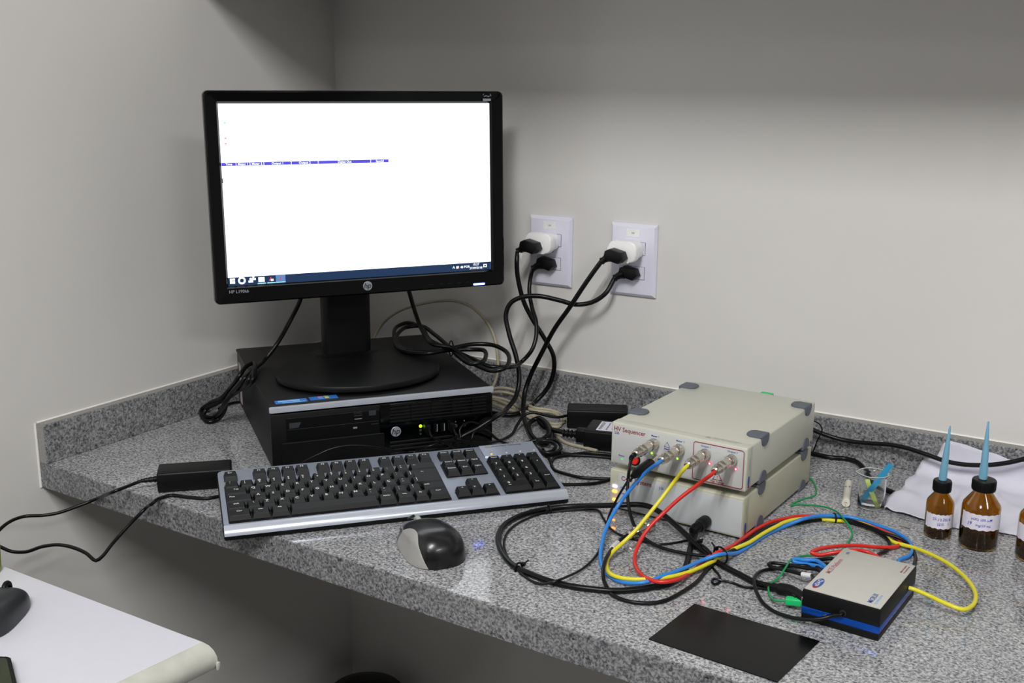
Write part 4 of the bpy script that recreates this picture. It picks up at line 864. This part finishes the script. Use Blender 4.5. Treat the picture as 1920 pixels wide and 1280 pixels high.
b = MB(); Se = spline(el+trace([(1301, 1000, .010), (1297, 1014, .006)]), .003); b.tube([Mi_ @ p for p in Se], [.0066-.0018*i/(len(Se)-1) for i in range(len(Se))], BLK, 12); b.build('strain_relief', tk)
Sh = spline(trace([(1450, 1100, .007), (1466, 1104.5, .009), (1480, 1107, .011)]) + [QM @ Vector((-Qw/2-.003, -.044, .0135))], .003)
b = MB(); b.tube([Mi_ @ p for p in Sh], [.0050 if i < 3 else .0068 for i in range(len(Sh))], BLK2, 14); b.build('shrink_sleeve', tk)
b = MB(); b.lathe([(.0068, 0), (.0072, .004), (0, .005)], NICKEL, Mi_ @ along(QM @ Vector((-Qw/2-.001, -.044, .014)), QM.to_3x3() @ Vector((-1, 0, .0))), 18); b.build('platform_connector', tk)
def tie(parent, px, py, h, r, tdir, tail=(0, 0, .006)):
    Mi2 = rootM(parent).inverted(); c_ = onz(px, py, h); tdir = Vector(tdir).normalized(); s1 = tdir.orthogonal().normalized(); s2 = tdir.cross(s1)
    b = MB(); b.tube([Mi2 @ (c_ + (s1*cos(a)+s2*sin(a))*r) for a in [2*pi*i/16 for i in range(16)]], .0012, BLK2, 8, closed=True)
    hd = c_ + Vector(tail).normalized()*(r+.001)
    b.box((0, 0, 0), (.0052, .0045, .0038), BLK2, .0005, M=Mi2 @ Matrix.Translation(hd)); b.tube([Mi2 @ hd, Mi2 @ (hd+Vector(tail))], .0010, BLK2, 6); b.build('cable_tie', parent)
tie(tk, 1030, 955, .0038, .0058, onz(1056, 950)-onz(1010, 957), (.002, -.008, .002))
tie(tk, 972, 1064, .0038, .0060, onz(999, 1078)-onz(965, 1062), (.004, .006, .004))
tie(tk, 1307, 1021, .0070, .0052, onz(1330, 1041)-onz(1290, 1004), (.002, .002, .003))
tie(tk, 1351, 1041, .0090, .0105, onz(1373, 1030)-onz(1335, 1045), (-.008, .006, .004))
tie(cb2, 1565, 971, .0050, .0060, onz(1590, 970)-onz(1540, 970), (0, .002, .0005))
# cable whose metal connector lies on the counter
BP = onz(1223, 984, .0075); BD = (onz(1183, 1001, .0075)-BP).normalized(); lc = thing('coaxial_cable', 'black coaxial cable whose free metal connector lies on the counter', 'cable', BP, 0); Mi_ = rootM(lc).inverted()
b = MB(); Mx = Mi_ @ along(BP, BD)
b.lathe([(.0046, 0), (.0066, .001), (.0066, .011), (.0050, .013), (.0050, .018), (.0060, .019), (.0060, .030), (.0068, .031), (.0068, .034), (.0056, .036), (.0056, .046), (.0028, .048)], NICKEL, Mx, 24, cap=False); b.lathe([(0, .001), (.0046, .0005)], INKB, Mx, 16, cap=False); b.build('connector', lc, ang=30)
W_ = [BP+BD*.046, BP+BD*.056] + trace([(1160, 1016, .0065), (1151, 1024, .009), (1144, 1034, .011), (1135, 1050, .014), (1130.8, 1070.8, .012), (1133, 1090, .007), (1140, 1104, .0022), (1146.6, 1114, .0026), (1163, 1122, .0026), (1180.6, 1127.4, .0026), (1214.6, 1130.8, .0026), (1246.6, 1125.7, .0026), (1278, 1110, .0026), (1305.6, 1091, .0026), (1326.7, 1067, .0026), (1347.8, 1047, .004), (1378, 1031, .005), (1405, 1013, .004), (1430, 993.5, .003), (1460, 982, .003), (1492, 977, .003), (1530, 972, .003), (1575, 971, .003), (1610, 980, .006), (1640, 991, .008), (1660, 1000, .009), (1680, 1006, .008), (1697, 1015, .005), (1709, 1028, .003), (1716.5, 1043, .003), (1715, 1056, .004)], .0022) + [QM @ Vector((.034, Qd/2+.004, .006))]
b = MB(); b.tube([Mi_ @ p for p in spline(W_)], .0022, CORDT, 12); b.build('cord', lc)
Ssl = spline(trace([(1158, 1017.6, .0071), (1151, 1024, .009), (1148, 1028, .010)]), .003); b = MB(); b.tube([Mi_ @ p for p in Ssl], .0034, SLEEVE, 12); b.build('marker_sleeve', lc, label='white marker sleeve')
# loops at the left side of the platform
pl1, _ = cable('coaxial_cable', 'black cable looped at the left of the platform with a white marker sleeve', [QM @ Vector((-Qw/2+.001, -.022, .019)), QM @ Vector((-Qw/2-.004, -.0215, .0185)), (1522, 1079, .014), (1506, 1077, .012), (1487.8, 1072, .010), (1460.9, 1066, .009), (1446.5, 1062, .009), (1441, 1057.8, .009), (1448, 1055, .008), (1478.8, 1058.7, .008), (1505.8, 1064, .009), (1534, 1068.5, .012), QM @ Vector((-Qw/2+.001, .000, .018))], .0022, CORDT)
Mi_ = rootM(pl1).inverted(); Ssl = spline(trace([(1521.5, 1079, .014), (1514, 1078.2, .013), (1504, 1076.5, .0118)]), .003); b = MB(); b.tube([Mi_ @ p for p in Ssl], .0031, SLEEVE, 12); b.build('marker_sleeve', pl1, label='white marker sleeve')
pl2, _ = cable('sensor_cable', 'black cable curving from behind to the front face of the platform', [QM @ Vector((-Qw/2+.001, .006, .012)), (1530, 1061, .008), (1505, 1060, .0045), (1478, 1061.5, .0035), (1451.9, 1066, .003), (1434, 1068.6, .003), (1419.5, 1075.8, .006), (1414, 1090, .010), (1419.5, 1111.7, .008), (1432, 1131.5, .004), (1451.9, 1145.9, .003), (1478.8, 1156, .004), (1509.4, 1161, .008), (1541.7, 1159, .013), (1562, 1153.5, .017), QM @ Vector((.0030, -Qd/2-.004, .0205)), QM @ Vector((.0030, -Qd/2+.001, .0208))], .0021, CORDT)
# green wire
gw, _ = cable('ground_wire', 'thin green wire from behind the boxes to a green plug at the platform', [(1500, 895, .010), (1519.5, 897, .004), (1529.8, 913.4, .0013), (1526.4, 928.9, .0013), (1504, 935.7, .0013), (1488, 943, .0013), (1484, 947.5, .0016), (1493.7, 945, .0026), (1516, 946, .003), (1548.7, 950.7, .006), (1568.7, 959, .009), (1581, 971, .0125), (1593.8, 987.7, .008), (1598.3, 1000.3, .004), (1590, 1016.5, .002), (1580, 1030, .0015), (1568.7, 1037, .002), (1550.7, 1041.6, .003), (1514.8, 1040.7, .003), (1493, 1045, .0035), (1481, 1051.4, .0105), (1471.6, 1066, .013), (1459, 1083.9, .005), (1446.5, 1092, .003), (1441, 1106, .008), (1446.5, 1120.7, .006), (1457, 1126, .007), (1474, 1125.3, .009)], .0012, GREENC)
Mi_ = rootM(gw).inverted(); g0 = onz(1474, 1125, .009); g1 = onz(1497, 1128, .010); b = MB(); Gm = Mi_ @ along(g0, g1-g0); b.prism(rrect(.0090, .0078, .0015, 3), 0, .0165, GREENP, Gm, bev=.0008); b.prism(rrect(.0075, .0066, .0015, 3), .0165, .0190, GREENP, Gm); b.build('plug', gw); b = MB(); b.lathe([(.0012, .019), (.0012, .0235)], GOLD, Gm, 10); b.build('pin', gw)
# cables behind and right of the boxes
rc1, _ = cable('power_cable', 'black cable draped along the backsplash and over the white paper', [(1490, 792, 'y', -.045), (1515, 801, 'y', -.040), (1529.5, 807.8, 'y', -.036), (1556, 817.7, 'y', -.032), (1584, 825.4, 'y', -.030), (1626.6, 830.5, 'y', -.030), (1668.8, 833.5, 'y', -.032), (1697, 839, 'y', -.034), (1725, 847.5, 'y', -.038), (1760, 860, 'y', -.042), (1780, 866, 'y', -.044), (1812, 871, 'y', -.045), (1853, 871.5, 'y', -.045), (1884.6, 868, 'y', -.044), (1920, 860, 'y', -.042), (1960, 845, 'y', -.040), (2000, 825, 'y', -.038)], .0034)
rc2, _ = cable('power_cable', 'black cable on the counter passing behind the beaker', [(1490, 843, .004), (1523, 850, .0038), (1556, 857, .0038), (1587, 860, .0038), (1605.5, 865.5, .0038), (1616.7, 875, .0038), (1626.6, 886.6, .0038), (1640.6, 906, .0038), (1661.7, 917.5, .0038), (1680, 925, .0038), (1694, 929, .0036)], .0036)
rc3, _ = cable('thin_wire', 'thin black wire arching out behind the instrument boxes', [(1515, 788, 'y', -.110), (1528.8, 790, 'y', -.105), (1538, 796.6, 'y', -.10), (1541.5, 805, 'y', -.10), (1538, 815, 'y', -.10), (1531, 829, 'y', -.10), (1525, 845, 'y', -.10), (1515, 856, 'y', -.105)], .0010)

# ------------------------------------------------------------------ beaker, strips, vial, slide
BK = Vector((1.0893, -.1950, Z0)); bk = thing('beaker', 'small clear glass beaker holding a little water and two paper strips', 'beaker', BK)
b = MB(); R0 = .0178; H0 = .0475
def beak(r, z, lip):
    out = []
    for i in range(48):
        a = 2*pi*i/48; k = math.exp(-((((a-radians(205)+pi) % (2*pi))-pi)/.28)**2)
        out.append(Vector(((r+lip*k)*cos(a), (r+lip*k)*sin(a), z+lip*k*.25)))
    return out
prof = [(R0-.004, .0004, 0), (R0-.001, .0010, 0), (R0, .0028, 0), (R0, .025, 0), (R0, H0-.004, 0), (R0+.0010, H0-.0012, .0018), (R0+.0022, H0, .0028), (R0+.0018, H0+.0009, .0028), (R0-.0002, H0-.0008, .0018), (R0-.0011, H0-.005, 0), (R0-.0011, .025, 0), (R0-.0011, .0042, 0), (R0-.0030, .0026, 0)]
rws = [[b.b.verts.new(v) for v in beak(*p)] for p in prof]; b.mi(CLEAR)
for j in range(len(rws)-1):
    for i in range(48): b.b.faces.new([rws[j][i], rws[j][(i+1) % 48], rws[j+1][(i+1) % 48], rws[j+1][i]])
b.b.faces.new(rws[0][::-1]); b.b.faces.new(rws[-1]); b.build('glass', bk, ang=60)
b = MB(); b.tube([v + Vector((0, 0, .0006)) for v in beak(R0+.0018, H0+.0006, .0028)], .0006, mat('frosted_glass_rim', '#dfe8e6', .25, trans=.35), 8, closed=True); b.build('rim', bk)
b = MB(); b.lathe([(0, .0028), (R0-.0032, .0028), (R0-.0013, .0044), (R0-.0013, .0105), (R0-.0020, .0100), (0, .0100)], WATER, None, 48, cap=False); o = b.build('water', bk); o['kind'] = 'stuff'
def strip(name, label, A_, B_, w_, m):
    d = (B_-A_); L_ = d.length; d.normalize(); s_ = d.cross(_fw).normalized(); n_2 = s_.cross(d)
    M = Matrix(((s_.x, d.x, n_2.x, A_.x), (s_.y, d.y, n_2.y, A_.y), (s_.z, d.z, n_2.z, A_.z), (0, 0, 0, 1)))
    b = MB(); k = 10; vs = []
    for i in range(k+1):
        y = L_*i/k; z = .0012*sin(pi*i/k); vs += [M @ Vector((-w_/2, y, z)), M @ Vector((w_/2, y, z)), M @ Vector((w_/2, y, z+.0004)), M @ Vector((-w_/2, y, z+.0004))]
    c_ = sum(vs, Vector())/len(vs); vs = [v-c_ for v in vs]; fs = [(3, 2, 1, 0), (4*k, 4*k+1, 4*k+2, 4*k+3)]
    for i in range(k):
        for j in range(4): fs.append((4*i+j, 4*i+(j+1) % 4, 4*i+4+(j+1) % 4, 4*i+4+j))
    b.faces(vs, fs, m); o = b.build(name, loc=c_); tag(o, label, 'paper strip'); return o
strip('paper_strip', 'bright blue strip leaning in the beaker and sticking out above it', BK+Vector((-.0125, -.004, .0045)), BK+Vector((.0205, .0075, .0625)), .0078, STRIPB)
strip('paper_strip', 'short yellow green strip leaning inside the beaker', BK+Vector((.0100, -.006, .0040)), BK+Vector((-.0088, .006, .0365)), .0062, STRIPG)
VA, VB = onz(1591, 905, .0056), onz(1586, 943.5, .0056); vi = thing('small_vial', 'small white plastic tube lying left of the beaker', 'tube', VA); d = (VB-VA); L_ = d.length; Mv = along(Vector((0, 0, 0)), d)
b = MB(); b.lathe([(0, 0), (.0038, 0), (.0050, .001), (.0052, .003), (.0052, L_-.014), (.0056, L_-.013), (.0056, L_-.001), (.0052, L_), (.0020, L_), (.0016, L_-.002), (0, L_-.002)], CREAMPL, Mv, 24, cap=False); b.build('body', vi)
b = MB(); b.lathe([(.00545, .022), (.00545, .036)], BLUEP, Mv, 24, cap=False); b.build('blue_band', vi) if False else b.b.free()
b = MB(); b.text('A15', .0085, BLUEP, Mv @ T(0, 0, 0) @ Matrix.Identity(4) @ T(0, 0, L_*.35) @ RX(-pi/2) @ T(0, 0, .0054)); b.build('lettering', vi) if False else b.b.free()
b = MB(); up = Vector((0, 0, 1)); dd = d.normalized(); sd = dd.cross(up).normalized()
Mt = Matrix(((sd.x, dd.x*-1, up.x, dd.x*L_*.36), (sd.y, dd.y*-1, up.y, dd.y*L_*.36), (sd.z, dd.z*-1, up.z, dd.z*L_*.36+.00535), (0, 0, 0, 1)))
b.text('4 x', .0070, BLUEP, Mt); b.build('lettering', vi)
b = MB(); b.tube([dd*L_*1.0+Vector((0, 0, -.001)), dd*(L_+.010)+Vector((0, 0, -.004))], .0006, NICKEL, 6); b.build('pin', vi)
P = [onz(1688, 978), onz(1710, 983), onz(1706, 992), onz(1686, 986)]; c = sum(P, Vector())/4; b = MB(); b.prism([(p.x-c.x, p.y-c.y) for p in P][::-1], .0002, .0012, CLEAR); o = b.build('glass_chip', smooth=False, loc=c); tag(o, 'tiny clear glass chip on the counter left of the bottles', 'glass chip')

# ------------------------------------------------------------------ paper towel
poly = [(1.108, -.199), (1.163, -.211), (1.206, -.2135), (1.247, -.200), (1.300, -.196), (1.42, -.190), (1.42, .010), (1.255, .010), (1.231, .012), (1.212, .018), (1.185, .020), (1.155, .026), (1.146, .020), (1.138, -.004), (1.119, -.014), (1.1145, -.030), (1.112, -.060), (1.1095, -.085), (1.1125, -.100), (1.110, -.136), (1.104, -.165)]
def dense(P, s):
    out = []
    for i in range(len(P)):
        a, b_ = Vector(P[i]), Vector(P[(i+1) % len(P)]); n = max(1, int((b_-a).length/s))
        for k in range(n): out.append(a+(b_-a)*k/n)
    return out
DP = dense(poly, .004)
DP = [p + Vector((0, .0008*(i % 2))) if p.y < -.185 else p for i, p in enumerate(DP)]
def inside(p):
    c_ = False; n = len(DP)
    for i in range(n):
        a, b_ = DP[i], DP[i-1]
        if (a.y > p[1]) != (b_.y > p[1]) and p[0] < (b_.x-a.x)*(p[1]-a.y)/(b_.y-a.y)+a.x: c_ = not c_
    return c_
IP = []
y = -.209
while y < .03:
    x = 1.105
    while x < 1.42:
        p = (x+.0012*sin(y*900), y)
        if inside(p) and min((Vector(p)-q_).length for q_ in DP) > .0026: IP.append(Vector(p))
        x += .0062
    y += .0062
n0 = len(DP); res = geometry.delaunay_2d_cdt(DP+IP, [], [list(range(n0))], 1, 1e-6)
def fold(p):
    x, t_ = p.x, p.y; wv = .0012*sin(x*70+t_*45)+.0010*sin(t_*95-x*30)+.0008*sin(x*140)
    crease = .005*math.exp(-((x-1.205-(t_+.05)*-.9)/.008)**2)*max(0, min(1, (t_+.13)*12))
    edge = .006*math.exp(-((x-1.112)/.006)**2)*(.5+.5*sin(t_*60))
    K = -.045
    if t_ < K: return Vector((x, t_, Z0+.0030+max(-.0015, wv)+crease+edge+.0085*math.exp(-((x-1.121)**2+(t_+.137)**2)/.00045)))
    R_ = .022; s_ = t_-K; L90 = R_*pi/2
    if s_ < L90:
        a = s_/R_; y_, z_ = K+R_*sin(a), R_*(1-cos(a))
    else: y_, z_ = K+R_, R_+(s_-L90)
    return Vector((x, min(y_, -.0205)-max(0, wv)*.6, Z0+z_*.95+.0030+max(-.0015, wv)+crease*.4))
b = MB(); k = b.mi(CLOTH); c0 = Vector((1.2, -.12, Z0)); bv = [b.b.verts.new(fold(p)-c0) for p in res[0]]
for f in res[2]:
    try: b.b.faces.new([bv[i] for i in f])
    except ValueError: pass
o = b.build('paper_towel', loc=c0, ang=80); tag(o, 'white torn paper towel sheet behind the brown bottles', 'paper towel')
sm = o.modifiers.new('thickness', 'SOLIDIFY'); sm.thickness = .0004

# ------------------------------------------------------------------ amber bottles and tips
def bottle(label, x, y, R, hs, hn, cr, ct, liq, lines, lab_z, lh, rot, tip=None):
    t = thing('amber_bottle', label, 'bottle', (x, y, Z0), 0, 'brown glass reagent bottles')
    b = MB(); nr = cr*.72; th = .0013
    out = [(0, .0015), (R*.80, .0006), (R*.95, .0016), (R, .0048), (R, hs-.004), (R*.985, hs-.001), (R*.93, hs+.0022), (nr*1.10, hn-.002), (nr, hn+.002), (nr, ct-.003)]
    inn = [(nr-th, ct-.003), (nr-th, hn+.002), (nr*1.10-th, hn-.002), (R*.93-th, hs+.0022), (R*.985-th, hs-.001), (R-th, hs-.004), (R-th, .0046), (R*.93-th, .0022), (0, .0022)]
    b.lathe(out+inn, AMBER, None, 48, cap=False); b.build('glass', t, ang=50)
    b = MB(); b.lathe([(0, .0023), (R*.92-th, .0023), (R-th-.0002, .0047), (R-th-.0003, liq), (0, liq)], LIQ, None, 40, cap=False); o = b.build('contents', t); o['kind'] = 'stuff'
    b = MB(); kn = [(cr*.97, hn), (cr, hn+.0006), (cr, ct-.0012), (cr*.95, ct-.0002), (0, ct)]; b.lathe([(nr+.0003, hn)]+kn, BLK, None, 48, cap=False)
    for i in range(36):
        a = 2*pi*i/36; b.box((cr*cos(a), cr*sin(a), (hn+ct)/2), (.0006, .0006, ct-hn-.004), BLK)
    b.build('cap', t, label='black screw cap', ang=40)
    # paper label, wrapped; faces the viewer
    b = MB(); az = math.atan2(CAM.y-y, CAM.x-x)+rot; span = 1.15; n = 22; RL = R+.0003
    top = [b.b.verts.new((RL*cos(az-span+2*span*i/n), RL*sin(az-span+2*span*i/n), lab_z+lh/2+.0005*sin(i*2.1))) for i in range(n+1)]
    bot = [b.b.verts.new((RL*cos(az-span+2*span*i/n), RL*sin(az-span+2*span*i/n), lab_z-lh/2+.0006*sin(i*1.7))) for i in range(n+1)]
    kk = b.mi(PAPER)
    for i in range(n): f = b.b.faces.new([bot[i], bot[i+1], top[i+1], top[i]]); f.material_index = kk
    for s, dz, sz, m_, a0 in lines:
        me = text_mesh(s, 'CENTER'); km = b.mi(m_); bv = []
        for v in me[0]:
            a = az+a0+(v.x*sz)/RL; bv.append(b.b.verts.new(((RL+.0002)*cos(a), (RL+.0002)*sin(a), lab_z+dz+v.y*sz+.0004*sin(v.x*3))))
        for f_ in me[1]:
            try: f = b.b.faces.new([bv[i] for i in f_]); f.material_index = km
            except ValueError: pass
    b.build('label', t, recalc=False, ang=60, label='white handwritten label')
    return t
def pip_tip(label, x, y, z, lean, L_, r0):
    t = thing('pipette_tip', label, 'pipette tip', (x, y, z), 0, 'blue pipette tips standing on bottle caps', rot=lean)
    b = MB(); pr = [(r0, 0), (r0, .002), (r0*.92, .0022), (r0*.90, .016), (r0*.82, .030), (r0*.76, .036), (r0*.50, L_*.72), (r0*.24, L_-.001), (r0*.16, L_)]
    inn = [(r*.78 if r > .0012 else r*.5, zz) for r, zz in pr[::-1]]
    b.lathe(pr+inn, TIPM, None, 28, cap=False); b.build('cone', t, ang=50)
    b = MB(); [b.box((r0*.93*cos(a), r0*.93*sin(a), .009), (.0007, .0007, .014), TIPM) for a in [2*pi*i/8 for i in range(8)]]; b.build('ribs', t)
b1 = (1.1853, -.2457); b2 = (1.2339, -.2515); b3 = (1.2995, -.2545)
bottle('smaller brown glass bottle with a blue tip on its cap', *b1, .0169, .046, .0600, .0110,   .0745, .0125, [('25.10.2018', .0030, .0050, INK, .12), ('SDS', -.0035, .0048, INK, .05), ('1', -.003, .0045, INK, .62)], .0245, .0185, .10)
bottle('larger brown glass bottle with a blue tip on its cap', *b2, .0227, .0550, .0735, .0139, .0875, .0235, [('H2O 100 mM', .0035, .0044, INK, .0), ('19', -.0030, .0062, INK, -.62), ('mg/10 mL', -.0038, .0046, INK, .10)], .0385, .0200, .10)
bottle('brown glass bottle cut off at the right edge of the view', *b3, .0227, .0550, .0735, .0139, .0875, .0190, [('10 mM', .0030, .0050, INK, .0), ('15.10', -.0035, .0048, INK, .0)], .0370, .0200, -.20)
pip_tip('blue pipette tip upright on the smaller bottle', b1[0]-.0005, b1[1], Z0+.0747, (.0, .035, 0), .071, .0048)
pip_tip('blue pipette tip upright on the larger bottle', b2[0]-.002, b2[1], Z0+.0877, (.0, -.015, 0), .073, .0049)

# ------------------------------------------------------------------ white table at the lower left and what lies on it
TZ = Z0-.05
tb = thing('white_table', 'white laminate table at the lower left with a worn rounded edge', 'table', (.5370, -.8745, TZ), 0)
b = MB()
tw, td = 1.2, .7
ed = Vector((-.10, -1)).normalized()       # the right edge runs slightly inward
pr = [(-.02, 0), (0, 0), (.010, -.0012), (.017, -.005), (.0215, -.011), (.0225, -.018), (.0190, -.026), (0, -.0270), (-.02, -.030)]
P0_, P1_ = Vector((0, 0, 0)), Vector((ed.x*td, ed.y*td, 0)); n = len(pr)
vs = [(x, 0, z) for x, z in pr] + [(x+P1_.x, P1_.y, z) for x, z in pr]
b.faces(vs, [tuple(range(n)), tuple(range(2*n-1, n-1, -1))] + [(i, n+i, n+(i+1) % n, (i+1) % n) for i in range(n)], TABLEE); b.build('rounded_edge', tb)
b = MB(); b.prism([(-.0005, -.0002), (-.52, -.0002), (-.52, -td), (P1_.x, -td)], -.0302, .0003, TABLEM, bev=.0006); b.build('top', tb, smooth=False)
b = MB(); b.box((.0235, -.001, -.0215), (.003, .004, .009), TABLEE, .0006); b.build('edge_cap', tb)
for x, y in ((-.10, -.10), (-.48, -.10), (-.14, -td+.05), (-.48, -td+.05)):
    b = MB(); b.box((x, y, -.03-(TZ-.03)/2), (.04, .04, TZ-.03), TABLEM, .003); b.build('leg', tb)
m2 = thing('computer_mouse', 'dark grey computer mouse at the left edge on the white table', 'mouse', (.2985, -.9655, TZ+.0004), radians(30))
b = MB(); vs, fs = mouse_shell(.055, .0300, .0330); b.faces(vs, fs, mat('dark_slate_plastic', '#25292c', .4)); b.build('body', m2)
b = MB(); b.tube([(0, .030+.008*cos(a), .0220+.008*sin(a)) for a in [2*pi*i/20 for i in range(20)]], .003, BLK2, 8, closed=True); b.build('scroll_wheel', m2)
ph = thing('phone', 'dark cased phone with an olive green back at the lower left corner', 'phone', (.4460, -1.0830, TZ+.0004), radians(-118.6))
b = MB(); b.prism(rrect(.074, .15, .009, 5), 0, .009, BLK, bev=.0018); b.build('case', ph)
b = MB(); b.prism(rrect(.066, .142, .007, 5), .0088, .0094, GREENGL); b.build('back_glass', ph)
cu = thing('plastic_cup', 'lime green cup just showing at the left edge above the white table', 'cup', (.1640, -.9090, TZ+.0004))
b = MB(); b.lathe([(0, 0), (.032, 0), (.034, .002), (.0362, .060), (.0372, .061), (.0352, .061), (.0325, .004), (0, .004)], LIME, None, 40, cap=False); b.build('body', cu); b = MB(); b.tube([(.0364*cos(a), .0364*sin(a), .059) for a in [2*pi*i/32 for i in range(32)]], .0012, LIME, 6, closed=True); b.build('rim', cu)

# ------------------------------------------------------------------ dark bin under the counter
bn = thing('waste_bin', 'black rounded bin lid just showing under the counter', 'bin', (.132, -.115, 0))
b = MB(); b.lathe([(0, 0), (.060, 0), (.064, .004), (.076, .100), (0, .101)], BLK2, None, 40, cap=False); b.build('bucket', bn)
b = MB(); b.lathe([(.080, .098), (.080, .104), (.072, .113), (.035, .128), (.006, .1335), (0, .134)], BLK, None, 40, cap=False); b.build('lid', bn)
bpy.context.view_layer.update()
